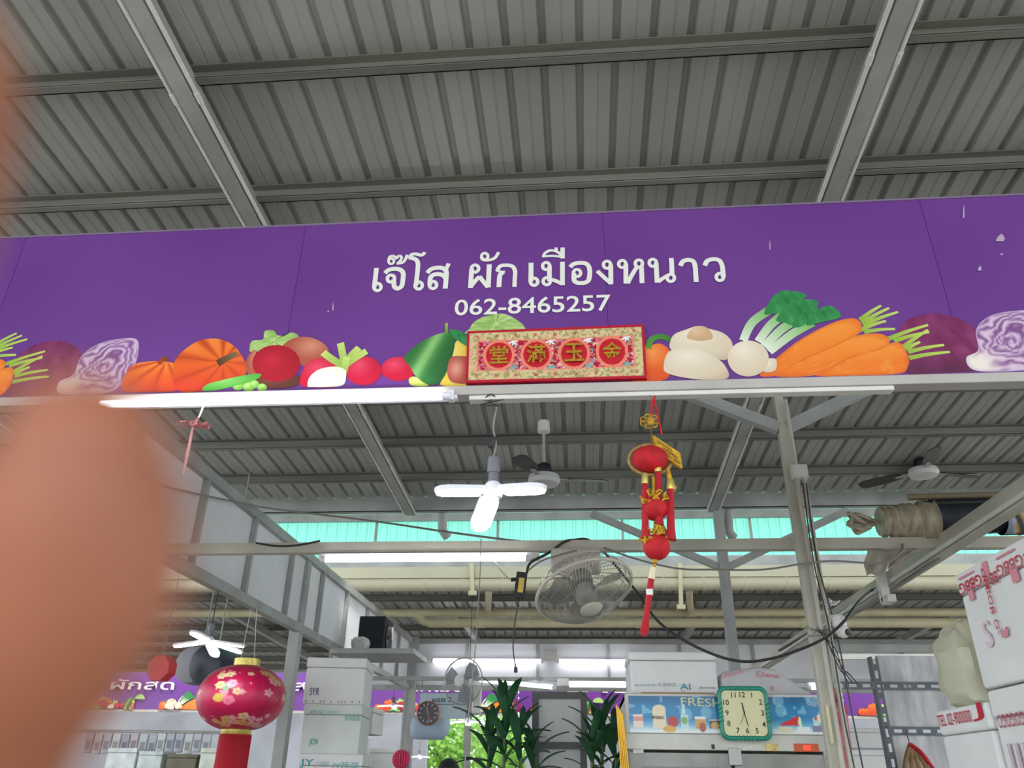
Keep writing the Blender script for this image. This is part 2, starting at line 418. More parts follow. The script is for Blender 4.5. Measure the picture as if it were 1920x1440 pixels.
truss_post('tall grey post with V braces carrying conduits and a junction box', X1, 4.6, 0, zt+.04, float(j[2]), (zt-j[2])/sl, .055, zt, STEEL2)
j = atY(1352, 1064, YE); e = atY(1090, 957, YE); zt = ze-eb-.03; sl = (e[2]-j[2])/(j[0]-e[0])
truss_post('slim grey post with V braces under the eave beam', float(atY(1350, 1000, YE)[0]), YE, 0, ze-eb+.004, float(j[2]), (zt-j[2])/sl, .1, zt)
for px, lab in ((828, 'dark grey down pipe below the eave left of the leaf lamp'), (1364, 'dark grey down pipe below the eave beside the V braced post')):
    a = atY(px, 930, YE+.07); b = atY(px+2, 995, YE+.07); o = MB().tube([a, b, b+np.array([.05, .05, -.06])], .052, 12).build('down_pipe', STEEL, smooth=True); tag(o, lab, 'pipe')
# ---- stall beam across at 4.7
zb0, zb1 = 2.853, 2.918
bm_ = MB().boxmm((-5.2, 4.7, zb0), (5.0, 4.76, zb1)).build('trim_1', STEEL2); struct(bm_, 'long cream steel beam across the stall carrying tube light and fan')
# ---- right hand rail running away
rl = MB().boxmm((2.10, 2.6, 2.815), (2.17, 12.75, 2.925)).build('trim_2', STEEL2); struct(rl, 'cream steel rail along the right side of the stall')
o = MB().tube([(2.085, 2.7, 2.84), (2.085, 12.5, 2.84)], .014, 8).build('trim_3', WHITE, smooth=True); struct(o, 'conduit fixed along the right rail')
# ================================================================== THE PURPLE SHOP SIGN
YS = 2.5; ZS0 = 2.868; ZS1 = 3.632
sign = thing('shop_sign', 'long purple shop sign with Thai lettering, phone number and printed vegetables', 'sign', (-.3, YS, ZS0))
PURPLE = hx('#5b2c86')
xs = float(atY(1135, 500, YS)[0]); seams = [-4.4]+[xs+1.22*k for k in range(-3, 3)]+[4.0]
seams = sorted(x for x in seams if -4.5 < x < 4.1)
def purple(u, v):
    n = vnoise(u*3, v*3, 3); c = mix(hx('#663585'), hx('#6e3d8c'), n); return c
for a, b in zip(seams[:-1], seams[1:]):
    if b-a < .05: continue
    m = MB(); grid_print(m, (a+.0008, YS, ZS0), (b-.0008, YS, ZS0), (a+.0008, YS, ZS1), (b-.0008, YS, ZS1), 12, 8, purple)
    m.boxmm((a+.0008, YS+.002, ZS0), (b-.0008, YS+.03, ZS1), PURPLE); m.build('sign_panel', PRINT, sign)
# lower frame, trunking
FR = M('sign_frame_grey', '#b9b3ac', .5, 0, .12, 3)
MB().boxmm((-4.4, YS-.012, ZS0-.036), (4.0, YS+.05, ZS0)).build('bottom_frame', FR, sign, bevel=.003)
MB().boxmm((-4.4, YS-.004, ZS1), (4.0, YS+.04, ZS1+.008)).build('top_frame', M('sign_edge', '#7d6a86', .5), sign)
a = atY(880, 737, YS); b = atY(1675, 722, YS)
MB().boxmm((a[0], YS-.004, ZS0-.053), (b[0], YS+.035, ZS0-.036)).build('cable_trunking', WHITE, sign, bevel=.003)
# ---- flat print
ART = []            # (verts in sign coords X,Z ; faces ; colours ; name)
LAY = [0]
def pz3(p): return (p[0]/3, 420+p[1]/3)
def pz4(p): return (560+p[0]/2.8235, 440+p[1]/2.8235)
def pz5(p): return (1200+p[0]/2.6667, 360+p[1]/2.6667)
def ptA(p): return (680+p[0]/5.3333, 460+p[1]/5.3333)
def ptB(p): return (1020+p[0]/5.3333, 460+p[1]/5.3333)
def onsign(p2, f): 
    q = [atY(*f(p), YS) for p in p2]; return np.array([(x[0], x[2]) for x in q])
def emit_art(v2, faces, cols, name, parent=sign, shift=0.0, bag=ART):
    LAY[0] += 1; y = YS-.0004-.00004*LAY[0]
    v2 = np.asarray(v2).copy(); v2[:, 1] = np.maximum(v2[:, 1], ZS0+.001)
    bag.append((v2, faces, cols))
    m = MB().add(np.stack([v2[:, 0]+shift, np.full(len(v2), y), v2[:, 1]], 1), faces, cols); m.build(name, PRINT, parent)
def blob(pts, f, cf, name, seg=6, rings=7, cen=None, shift=0.0):
    P = smooth_path(pts, seg, True); P = onsign(P, f); n = len(P); c = P.mean(0) if cen is None else onsign([cen], f)[0]
    V = [c[None]]; T = [np.zeros(1)]
    for r in range(1, rings+1):
        t = (r/rings)**.8; V.append(c+(P-c)*t); T.append(np.full(n, t))
    V = np.concatenate(V); T = np.concatenate(T); fcs = [(0, 1+k, 1+(k+1) % n) for k in range(n)]
    for r in range(rings-1):
        o = 1+r*n; fcs += [(o+k, o+n+k, o+n+(k+1) % n, o+(k+1) % n) for k in range(n)]
    mn, mx = P.min(0), P.max(0); U = (V-mn)/(mx-mn); ang = np.arctan2(V[:, 1]-c[1], V[:, 0]-c[0])
    emit_art(V, fcs, np.clip(cf(U[:, 0], U[:, 1], T, ang), 0, 1), name, shift=shift)
def stroke(pts, w, f, c0, c1, name, taper=1.0, shift=0.0):
    P = onsign(smooth_path(pts, 6), f); n = len(P); s_ = np.linspace(0, 1, n)
    px = np.linalg.norm(onsign([(0, 0)], f)-onsign([(1, 0)], f)); V, fc = ribbon2(P, w*px*(1+(taper-1)*s_))
    col = mix(hx(c0), hx(c1), np.concatenate([s_, s_])); emit_art(V, fc, col, name, shift=shift)
def shade(base, hi, lo, hx_=.35, hy=.7, k=1.6):
    B, H, L = hx(base), hx(hi), hx(lo)
    def f(u, v, t, a):
        d = np.hypot(u-hx_, v-hy); c = mix(H, B, d*k*1.3); return mix(c, L, sstep(.55, 1.05, d)*.8)
    return f
def cab_dark(u, v, t, a):
    n = vnoise(u*14+v*5, v*6-u*3, 5); c = mix(hx('#6d1f4e'), hx('#8d3a6c'), n); return mix(c, hx('#4a1236'), sstep(.6, 1, 1-v)*.6)
def cab_cut(u, v, t, a):
    w = vnoise(u*5, v*5, 8)*3+t*9+vnoise(u*12, v*12, 9)*2; s_ = .5+.5*np.sin(w*3.2)
    c = mix(hx('#7d4a86'), hx('#d9c3d6'), s_); core = np.exp(-((u-.12)**2/.05+(v-.12)**2/.05)); c = mix(c, hx('#eee3d6'), core*1.2)
    return mix(c, hx('#c9b2cf'), sstep(.9, 1, t)*.7)
def pumpkin(cx, cy, ns=5):
    def f(u, v, t, a):
        a2 = np.arctan2(v-cy, (u-cx)*1.15); d = np.hypot(v-cy, (u-cx)*1.15); r = np.abs(np.sin(a2*ns+.5+.35*np.sin(d*3))); c = mix(hx('#a8371a'), hx('#e2601f'), r**.35); c = mix(c, hx('#f0933f'), sstep(.45, 1, v)*sstep(.3, .9, r)*.7); c = mix(c, hx('#b3221c'), sstep(.6, 0, v)*.6); return c
    return f
def carrot(u, v, t, a):
    n = vnoise(u*30, v*4, 4); c = mix(hx('#ee7a1c'), hx('#f59236'), sstep(.3, .9, v-u*.25+.2)); c = mix(c, hx('#d65a12'), sstep(.75, 1, t)*.55); return mix(c, hx('#f9ae63'), (n > .78)*.35)
def lettuce(u, v, t, a):
    n = vnoise(u*10, v*10, 2); c = mix(hx('#7fa94a'), hx('#b9d389'), n); return mix(c, hx('#dbe6b8'), (np.abs(np.sin(a*6)) < .14)*.6)
def leafdark(u, v, t, a): return mix(hx('#1f6b3a'), hx('#3f9a55'), vnoise(u*9, v*3+u*4, 6))
PER = float(atY(1700, 690, YS)[0]-atY(10, 735, YS)[0])      # the picture repeats along the sign
CARROT_LEAF = [((1100, 640), (1205, 568)), ((1110, 655), (1245, 580)), ((1115, 665), (1290, 600)), ((1100, 690), (1230, 645)), ((1120, 700), (1275, 685)), ((1240, 735), (1440, 665)), ((1270, 745), (1445, 700)), ((1310, 780), (1440, 690)), ((1330, 790), (1400, 750)), ((1340, 800), (1520, 765)), ((1345, 830), (1550, 800))]
def right_end(shift=0.0):
    blob([(1280, 720), (1340, 640), (1450, 608), (1570, 625), (1660, 670), (1705, 730), (1715, 790), (1690, 860), (1670, 895), (1500, 905), (1330, 905), (1320, 800)], pz5, cab_dark, 'printed_cabbage', shift=shift)
    blob([(1630, 830), (1690, 790), (1680, 690), (1740, 625), (1850, 597), (1960, 600), (2020, 680), (2040, 780), (2000, 870), (1900, 893), (1680, 893)], pz5, cab_cut, 'printed_cabbage', 10, 16, shift=shift)
    for a_, b_ in CARROT_LEAF: stroke([a_, ((a_[0]+b_[0])/2, (a_[1]+b_[1])/2-4), b_], 22, pz5, '#8fae3c', '#c8db6a', 'printed_carrot_leaf', .45, shift)
    blob([(880, 918), (980, 860), (1120, 800), (1260, 755), (1310, 765), (1342, 830), (1340, 870), (1300, 908), (1100, 918)], pz5, carrot, 'printed_carrot', shift=shift)
    blob([(660, 918), (780, 850), (900, 780), (1050, 725), (1180, 708), (1235, 725), (1245, 760), (1200, 790), (1050, 830), (880, 915)], pz5, carrot, 'printed_carrot', cen=(1000, 800), shift=shift)
    blob([(600, 918), (660, 850), (800, 740), (950, 660), (1050, 632), (1095, 645), (1108, 680), (1090, 710), (980, 770), (800, 850), (690, 915)], pz5, carrot, 'printed_carrot', cen=(880, 760), shift=shift)
right_end(0.0); right_end(-PER)
blob([(690, 938), (705, 850), (750, 795), (830, 775), (930, 775), (985, 790), (1000, 860), (990, 938), (840, 945)], pz3, pumpkin(.68, 1.05, 6), 'printed_pumpkin', 12, 24)
stroke([(895, 790), (915, 765), (948, 757)], 26, pz3, '#a8431c', '#7c3a1c', 'printed_stem')
blob([(1010, 942), (975, 860), (985, 770), (1050, 700), (1130, 655), (1230, 648), (1320, 690), (1375, 770), (1385, 840), (1330, 880), (1250, 910), (1150, 940)], pz3, pumpkin(.66, .55), 'printed_pumpkin', 14, 30)
stroke([(1225, 785), (1280, 755), (1338, 728)], 40, pz3, '#4f3420', '#8a6a45', 'printed_stem', .7)
blob([(1405, 700), (1420, 660), (1480, 650), (1490, 605), (1540, 600), (1560, 625), (1600, 630), (1640, 612), (1680, 635), (1620, 690), (1560, 705), (1420, 720)], pz3, lettuce, 'printed_leaf')
BEET = shade('#a8533f', '#d18d70', '#6b2f2a', .6, .7)
blob([(1590, 700), (1650, 645), (1730, 637), (1800, 660), (1845, 700), (1840, 750), (1750, 800), (1690, 790)], pz3, BEET, 'printed_beet')
blob([(1382, 790), (1400, 740), (1440, 715), (1450, 850), (1400, 845)], pz3, BEET, 'printed_beet')
blob([(1440, 850), (1560, 890), (1680, 850), (1690, 900), (1600, 925), (1470, 920)], pz3, shade('#5b2c24', '#7b4334', '#3a1c18'), 'printed_beet')
el = lambda cx, cy, rx, ry, n=16: [(cx+rx*math.cos(2*math.pi*k/n), cy+ry*math.sin(2*math.pi*k/n)) for k in range(n)]
blob(el(1555, 785, 135, 103), pz3, shade('#a30f24', '#c4243a', '#7a0a1e', .4, .6), 'printed_beet', 3)
for cx, cy, r in ((1340, 912, 30), (1475, 922, 27), (1400, 918, 33), (1432, 903, 27)): blob(el(cx, cy, r, r*.85, 10), pz3, shade('#7cb34a', '#b4db7c', '#4d8a34'), 'printed_pea', 3, 4)
blob([(1140, 938), (1165, 905), (1250, 880), (1360, 855), (1450, 843), (1470, 855), (1420, 885), (1300, 918), (1200, 940)], pz3, shade('#57a53f', '#8cc863', '#2f7a30'), 'printed_pea_pod', cen=(1300, 890))
RADI = shade('#c01336', '#e04a63', '#86102c', .35, .7)
blob([(10, 760), (40, 690), (110, 655), (180, 670), (215, 705), (250, 740), (200, 805), (50, 808), (15, 800)], pz4, RADI, 'printed_radish')
blob(el(345, 722, 95, 77), pz4, RADI, 'printed_radish', 3)
blob(el(530, 712, 92, 64), pz4, RADI, 'printed_radish', 3)
stroke([(595, 715), (650, 716), (705, 711)], 20, pz4, '#c01336', '#d97c8c', 'printed_radish_root', .3)
for p_ in ([(130, 625), (170, 655), (235, 695)], [(222, 575), (235, 640), (245, 690)], [(320, 600), (280, 640), (245, 690)], [(360, 618), (300, 655), (250, 690)], [(255, 650), (248, 690), (240, 730)]):
    stroke(p_, 34, pz4, '#c6d879', '#8fae45', 'printed_radish_leaf', 1.0)
blob([(48, 803), (60, 755), (110, 715), (190, 700), (245, 715), (252, 750), (235, 797), (150, 808), (70, 808)], pz4, shade('#e2ddc9', '#efeadb', '#c9bfa4'), 'printed_radish_half')
blob([(585, 765), (620, 755), (690, 800), (600, 800)], pz4, shade('#b9c25a', '#d5d884', '#8f9c40'), 'printed_leaf')
def avo(u, v, t, a): return mix(mix(hx('#2f6f33'), hx('#86bb6d'), np.exp(-((u-v*.55-.12)**2)/.02)), hx('#1c4a24'), sstep(.5, 1, u-.5*v+.2)*.6)
blob([(795, 700), (830, 575), (890, 545), (900, 640), (895, 800), (760, 800), (760, 770)], pz4, shade('#e0c24a', '#f0d878', '#b89a30'), 'printed_mango')
blob([(560, 650), (640, 575), (720, 535), (780, 520), (825, 530), (825, 600), (800, 690), (760, 770), (700, 800), (630, 760), (590, 700)], pz4, avo, 'printed_avocado')
blob([(800, 505), (850, 510), (890, 540), (890, 590), (840, 560), (810, 530)], pz4, leafdark, 'printed_leaf')
stroke([(783, 470), (783, 525)], 15, pz4, '#8fae3c', '#5f8a35', 'printed_stem')
blob([(790, 700), (810, 650), (870, 645), (895, 660), (900, 780), (820, 785), (790, 750)], pz4, shade('#a94a3a', '#e0a08c', '#7a2c26', .4, .55), 'printed_onion')
blob([(900, 530), (905, 500), (930, 465), (985, 435), (1080, 420), (1150, 450), (1195, 490), (1190, 540)], pz4, lettuce, 'printed_lettuce', 8, 9)
blob([(-60, 770), (40, 770), (100, 760), (145, 790), (148, 830), (130, 938), (-60, 938)], pz5, shade('#e2571c', '#f79a4e', '#b5360f', .6, .75), 'printed_pepper')
stroke([(42, 785), (55, 742), (105, 724), (150, 742)], 28, pz5, '#5f9a3a', '#3f7a30', 'printed_stem')
MUSH = shade('#dccbb0', '#efe2cd', '#b39a7c', .4, .75)
for p_ in ([(515, 745), (560, 655), (650, 590)], [(590, 750), (650, 670), (715, 615)], [(620, 775), (700, 695), (770, 645)], [(645, 800), (760, 712), (860, 655)]):
    stroke(p_, 36, pz5, '#e3e8d6', '#6fae5a', 'printed_onion_stalk', 1.2)
for p_ in ([(620, 610), (650, 545), (690, 505), (740, 495), (830, 515), (800, 550), (720, 600), (660, 612)], [(680, 640), (740, 565), (820, 540), (890, 550), (860, 600), (770, 665), (720, 655)], [(760, 660), (830, 590), (890, 575), (860, 640), (790, 680)], [(830, 668), (880, 600), (950, 570), (1003, 625), (900, 655)]):
    blob(p_, pz5, leafdark, 'printed_onion_leaf')
blob([(148, 760), (170, 715), (230, 690), (290, 672), (340, 685), (410, 705), (455, 745), (460, 790), (430, 840), (380, 835), (300, 810), (200, 800), (155, 790)], pz5, MUSH, 'printed_mushroom')
blob([(235, 720), (260, 685), (310, 672), (350, 695), (360, 735), (300, 747), (245, 738)], pz5, shade('#cfa981', '#e0c09a', '#b38d66'), 'printed_mushroom_stalk')
blob([(118, 870), (140, 805), (200, 782), (290, 790), (380, 830), (430, 880), (432, 935), (280, 938), (140, 910)], pz5, MUSH, 'printed_mushroom')
blob([(610, 850), (640, 835), (680, 840), (678, 890), (640, 905), (612, 895)], pz5, MUSH, 'printed_mushroom_stalk')
blob(el(540, 835, 103, 90), pz5, MUSH, 'printed_mushroom', 3)
# ---- Thai lettering, stroke by stroke
LET = hx('#e7e6dc')
def glyph(strokes, f, name='thai_letter'):
    m = MB(); px = np.linalg.norm(onsign([(0, 0)], f)-onsign([(1, 0)], f)); LAY[0] += 1; k = 0
    for s_ in strokes:
        y = YS-.0006-.00004*LAY[0]-.00001*k; k += 1
        if s_[0] == 'o':
            _, cx, cy, r, w = s_; P = onsign(el(cx, cy, r, r, 22), f); V, fc = ribbon2(P, w*px, True)
        else:
            w, pts = s_; P = onsign(smooth_path(pts, 5), f); V, fc = ribbon2(P, w*px)
        m.add(np.stack([V[:, 0], np.full(len(V), y), V[:, 1]], 1), fc, LET)
    o = m.build(name, PRINT, sign); return o
def ring(cx, cy, r=36, w=34): return ('o', cx, cy, r, w)
W_ = 46
glyph([(W_, [(141, 231), (132, 310), (119, 425)]), ring(150, 422)], ptA)
glyph([(W_, [(225, 284), (262, 252), (320, 241), (378, 250), (408, 290), (400, 380), (388, 418), (350, 437), (320, 418), (314, 380), (312, 345)]), ring(285, 338)], ptA)
glyph([ring(288, 165, 27, 26), (28, [(262, 160), (272, 122), (305, 112), (335, 130), (343, 145)]), (28, [(343, 140), (360, 112), (388, 120), (385, 150), (350, 188)]), (30, [(342, 187), (400, 178), (430, 145), (448, 100)])], ptA, 'thai_tone_mark')
glyph([(36, [(470, 138), (490, 100), (530, 92), (580, 103), (605, 98), (624, 75)]), (44, [(466, 128), (520, 140), (552, 175), (552, 250), (534, 410)]), ring(562, 407)], ptA)
glyph([ring(705, 402), (W_, [(674, 405), (678, 335), (705, 303), (755, 294), (805, 305), (832, 335)]), (W_, [(648, 283), (682, 247), (740, 230), (800, 234), (838, 268), (836, 340), (827, 438)]), (40, [(835, 245), (850, 215), (862, 187)])], ptA)
glyph([ring(1125, 238), (W_, [(1092, 238), (1086, 330), (1080, 432)]), (42, [(1078, 425), (1125, 365), (1170, 318)]), (42, [(1168, 316), (1210, 370), (1255, 425)]), (W_, [(1257, 427), (1262, 310), (1267, 196)])], ptA)
glyph([ring(1222, 116, 32, 30), (32, [(1190, 120), (1205, 150), (1270, 152), (1325, 130), (1362, 74)])], ptA, 'thai_vowel_mark')
glyph([(40, [(1345, 266), (1375, 215), (1440, 205), (1500, 218), (1525, 265), (1522, 340), (1519, 421)]), (20, [(1340, 262), (1380, 268), (1425, 270)]), (W_, [(1408, 272), (1376, 300), (1368, 350), (1364, 424)])], ptA)
glyph([(W_, [(1684, 181), (1684, 260), (1682, 370)]), ring(1715, 370)], ptA)
glyph([ring(22, 213), (W_, [(56, 213), (55, 280), (56, 365)]), ring(28, 365), (40, [(55, 348), (110, 358), (182, 392)]), (W_, [(185, 171), (185, 290), (185, 405)])], ptB)
glyph([(30, [(-8, 122), (10, 85), (60, 58), (120, 65), (165, 95), (190, 125)]), (26, [(-16, 118), (90, 112), (205, 124)]), (44, [(186, 28), (186, 80), (186, 137)]), (32, [(120, 28), (124, 66)])], ptB, 'thai_vowel_mark')
glyph([ring(330, 283), (W_, [(262, 224), (300, 192), (370, 182), (428, 194), (456, 245), (452, 335), (428, 372), (370, 384), (318, 374), (300, 345), (300, 283)])], ptB)
glyph([ring(630, 200), (W_, [(667, 200), (668, 290), (669, 395)]), (42, [(672, 388), (610, 335), (532, 262)])], ptB)
glyph([ring(782, 193), (W_, [(818, 194), (818, 290), (819, 389)]), ring(948, 188), (42, [(836, 386), (880, 300), (932, 218)]), (W_, [(972, 215), (977, 300), (979, 384)])], ptB)
glyph([ring(1087, 181), (W_, [(1120, 183), (1125, 280), (1131, 379)]), ring(1267, 332), (38, [(1140, 372), (1190, 335), (1245, 302)]), (W_, [(1271, 133), (1276, 210), (1278, 300)])], ptB)
glyph([(W_, [(1362, 212), (1388, 168), (1440, 152), (1492, 168), (1511, 225), (1516, 300), (1521, 373)])], ptB)
glyph([(W_, [(1606, 210), (1632, 162), (1690, 146), (1748, 156), (1778, 205), (1786, 260), (1792, 325)]), ring(1757, 323)], ptB)
q0 = atY(852, 593, YS); q1 = atY(1146, 584, YS); qt = atY(1146, 553, YS)
LAY[0] += 1; m = MB(); y = YS-.0006-.00004*LAY[0]
zb_ = (q0[2]+q1[2])/2
put_text(m, '062-8465257', (q0[0], y, zb_), (q1[0], y, zb_), (q0[0], y, float(qt[2])), .012, LET); m.build('phone_number', PRINT, sign)
# scuffs on the laminate
for (x, y0, w, h) in ((1443, 462, 2, 16), (1875, 448, 14, 12), (1836, 505, 6, 8), (1806, 400, 3, 22), (1877, 478, 4, 4), (625, 577, 2, 14), (616, 585, 3, 3)):
    emit_art(onsign([(x+w*math.cos(k*.9)*(.6+.4*math.sin(3*k)), y0+h*math.sin(k*.9)*(.7+.3*math.cos(2*k))) for k in range(7)], lambda p: p), [tuple(range(7))], np.tile(hx('#b9a3bd'), (7, 1)), 'scuff_mark')
# ---- brocade plaque pinned to the sign
c4 = [np.array(atY(x, y, YS-.02)) for x, y in ((873, 718), (1213, 709), (876, 621), (1207, 608))]
plq = thing('brocade_plaque', 'red and gold brocade wall hanging with four Chinese characters on the purple sign', 'wall hanging', c4[0])
PA = 3.35
def broc(u, v):
    x = u*PA; y = v; n = len(u); c = np.tile(hx('#b3122c'), (n, 1))
    e = np.minimum.reduce([x, PA-x, y, 1-y]); inner = e > .05
    b1 = mix(hx('#cdb37e'), hx('#d8c79a'), vnoise(x*18, y*18, 1)); g = vnoise(x*26, y*26, 3); b1 = mix(b1, hx('#8e8a52'), (g > .62)*.7); b1 = mix(b1, hx('#e08a73'), ((g < .3) & (np.sin(x*9) > .2))*.6)
    c = np.where(inner[:, None], b1, c)
    edge = (e > .20) & (e < .225); c = np.where(edge[:, None], hx('#e0876a'), c)
    fld = e > .225; f1 = np.tile(hx('#a8102a'), (n, 1)); g1 = vnoise(x*24, y*24, 11); g2 = vnoise(x*30, y*30, 17); g3 = vnoise(x*16, y*16, 23)
    f1 = mix(f1, hx('#d9647c'), (g1 > .60)*.95); f1 = mix(f1, hx('#e9c4c0'), (g2 > .74)*.9); f1 = mix(f1, hx('#5f9a94'), (g3 > .80)*.85); f1 = mix(f1, hx('#a4926a'), (g3 < .17)*.8)
    c = np.where(fld[:, None], f1, c)
    for k in range(4):
        cx = .62+k*.705; cy = .5; d = np.hypot(x-cx, (y-cy)); c = np.where((d < .30)[:, None], hx('#e8826a'), c); c = np.where((d < .245)[:, None], mix(hx('#b8101f'), hx('#c61a2a'), vnoise(x*30, y*30, 5)), c)
        for sx, sy, col in ((.27, .25, '#e6e8e6'), (.27, -.25, '#6fb0a8')):
            dd = np.hypot((x-cx-sx)*1.0, (y-cy-sy)*1.3); c = np.where((dd < .065+.03*np.sin(6*np.arctan2(y-cy-sy, x-cx-sx)))[:, None] & fld[:, None], hx(col), c)
    for k in range(9):
        for yy in (.125, .875):
            d = np.hypot(x-(.2+k*.37), y-yy); c = np.where(((d < .03) & (d > .014))[:, None], hx('#a3252c'), c)
    return c
m = MB(); grid_print(m, *c4, 300, 90, broc, lambda u, v: np.stack([0*u, -.004*np.sin(u*9)*np.sin(v*3.1), 0*u], 1)); m.build('brocade_cloth', PRINTM, plq, smooth=True)
mb = MB(); off = np.array([0, .006, 0]); mb.add([*[c+off for c in (c4[0], c4[1], c4[3], c4[2])], *[c+np.array([0, .018, 0]) for c in (c4[0], c4[1], c4[3], c4[2])]], [(0, 1, 2, 3), (4, 5, 6, 7), (0, 1, 5, 4), (1, 2, 6, 5), (2, 3, 7, 6), (3, 0, 4, 7)]); mb.build('backing', RED, plq)
GOLDT = M('gold_embroidery', '#b98d22', .4, .45, .3, 80)
def pq(u, v, o=-.008): return c4[0]*(1-u)*(1-v)+c4[1]*u*(1-v)+c4[2]*(1-u)*v+c4[3]*u*v+np.array([0, o, 0])
for k, ch in enumerate('堂滿玉金'):
    cx = (.62+k*.705)/PA; h = .17; w = h/PA*1.05; m = MB()
    put_text(m, ch, pq(cx-w, .5-h), pq(cx+w, .5-h), pq(cx-w, .5+h), .018); m.build('gold_character', GOLDT, plq)
# ---- far copies of the same sign across the next aisle
def far_sign(cx, Yf, label, text, tx=(0.28, .72), sy=1.0):
    t = thing('shop_sign', label, 'sign', (cx, Yf, ZS0), 'purple signs across the next aisle'); h = PER/2-.01
    m = MB(); grid_print(m, (cx-h, Yf, ZS0), (cx+h, Yf, ZS0), (cx-h, Yf, ZS1), (cx+h, Yf, ZS1), 6, 4, purple); m.boxmm((cx-h, Yf+.002, ZS0), (cx+h, Yf+.04, ZS1), PURPLE); m.build('sign_panel', PRINT, t)
    x0 = float(atY(120, 700, YS)[0]); m = MB(); k = 0
    for v2, fc, col in ART:
        c = v2[:, 0].mean()
        if not (x0 < c < x0+PER) or len(v2) < 20: continue
        k += 1; m.add(np.stack([v2[:, 0]-x0-PER/2+cx, np.full(len(v2), Yf-.004-.0006*k), v2[:, 1]], 1), fc, col)
    m.build('printed_vegetables', PRINT, t)['kind'] = 'stuff'
    m = MB(); w = PER; put_text(m, text, (cx-h+w*tx[0], Yf-.05, ZS0+.40), (cx-h+w*tx[1], Yf-.05, ZS0+.40), (cx-h+w*tx[0], Yf-.05, ZS0+.62), .01, LET); m.build('thai_lettering', PRINT, t)
    MB().boxmm((cx-h, Yf-.01, ZS0-.05), (cx+h, Yf+.05, ZS0)).build('bottom_frame', FR, t); return t
YF = 17.6
cc = float(atY(1590, 660, YS)[0])-float(atY(120, 700, YS)[0])-PER/2     # carrot place relative to a sign's middle
xc = float(atY(936, 1345, YF)[0])-cc
lab = {0: ('purple sign with carrots, seen behind the wall fan', 'ผักเมือง'), 1: ('purple sign half hidden behind the dark framed white board', 'ดาว'), 2: ('purple sign behind the freezer header', 'ผักสด'), 3: ('purple sign with radishes seen past the slotted angle rack', 'ผักสด'),
       -1: ('purple sign behind the foam box stack', 'ผักสด'), -2: ('purple sign beyond the big red lantern', 'ผักสด'), -3: ('purple sign with Thai lettering beyond the flat red lantern', 'เจเจ ผักสด'), 4: ('purple sign seen past the right foam boxes', 'ผักสด')}
for k, (l, tx) in lab.items(): far_sign(xc+PER*k, YF, l, tx)
# ---- tube light below the sign
def tube_light(a, b, r, label, capl=.03, fixture=None, group=None, led=None):
    a = np.asarray(a, float); b = np.asarray(b, float); d = (b-a)/np.linalg.norm(b-a)
    t = thing('tube_light', label, 'light', a, group)
    MB().tube([a+d*capl, b-d*capl], r, 14).build('glowing_tube', led or LED, t, smooth=True)
    for p, q in ((a, a+d*capl), (b-d*capl, b)):
        MB().tube([p, q], r*1.08, 12).build('end_cap', LEDH, t, smooth=True)
    if fixture is not None:
        n = np.asarray(fixture, float); MB().bar(a+n-d*.02, b+n+d*.02, .03, .024).build('batten', LEDH, t, bevel=.003)
        for p in (a, b): MB().box(p+n*.5+(0, 0, 0), (.02, .03, max(np.linalg.norm(n), .02))).build('lamp_holder', LEDH, t)
    return t
a = atY(175, 758, YS-.03); b = atY(845, 742, YS-.03); z = (a[2]+b[2])/2
tube_light((a[0], YS-.03, z), (b[0], YS-.03, z), .0135, 'lit LED tube fixed under the frame of the big purple sign', fixture=(0, .035, .012))
# ================================================================== THINGS HANGING IN THE STALL
def place(t, loc, rz=0.0, rot=None):
    t.location = tuple(float(x) for x in loc)
    if rot is not None: t.rotation_mode = 'QUATERNION'; t.rotation_quaternion = rot
    else: t.rotation_euler = (0, 0, rz)
    return t
# ---- three-leaf LED lamp (built at origin, top of the bulb at 0)
def leaf_lamp(label, angs=(112, 208, 332), L=.21, droop=(24, 8, 7), group='folding-leaf LED lamps'):
    t = thing('leaf_lamp', label, 'lamp', (0, 0, 0), group)
    MB().lathe([(.012, .05), (.022, .045), (.024, 0), (.022, -.01), (.018, -.012), (.02, -.05)], (0, 0, 0), seg=16).build('lamp_socket', M('socket_grey', '#6d6d74', .4), t, smooth=True)
    MB().lathe([(.02, -.045), (.03, -.055), (.034, -.085), (.03, -.10)], (0, 0, 0), seg=16).build('hub', LEDH, t, smooth=True)
    for a, dr in zip(angs, droop):
        a = math.radians(a); dr = math.radians(dr); u = np.array([math.cos(a)*math.cos(dr), math.sin(a)*math.cos(dr), -math.sin(dr)]); w = np.array([-math.sin(a), math.cos(a), 0]); nn = np.cross(u, w); o = np.array([0, 0, -.083])
        out = [(.035, -.030), (.05, -.036), (L*.8, -.038), (L*.94, -.028), (L, -.010), (L, .010), (L*.94, .028), (L*.8, .038), (.05, .036), (.035, .030)]
        P = np.array([o+u*x+w*y for x, y in out]); up = nn if nn[2] > 0 else -nn
        h = MB().prism(P+up*.002, up*.016).build('leaf_housing', LEDH, t, bevel=.003)
        c = P.mean(0); MB().prism(c+(P-c)*.93-up*.004, up*.005).build('led_panel', LED, h)
    return t
lp = leaf_lamp('three-leaf LED lamp hanging on a twisted cord under the big sign')
hub = atY(930, 925, 2.56); LZ = float(hub[2])+.085; place(lp, (hub[0]-.01, 2.56, LZ))
for ch in lp.children_recursive: pass
wire([(hub[0]-.01, 2.56, LZ+.04), atY(921, 870, 2.56), atY(930, 835, 2.555), atY(925, 800, 2.55), atY(932, 760, 2.53), (atY(932, 745, 2.51))], .0035, 'lamp_cord', 'twisted grey cord holding the three-leaf lamp', CABLEG, 'cord')
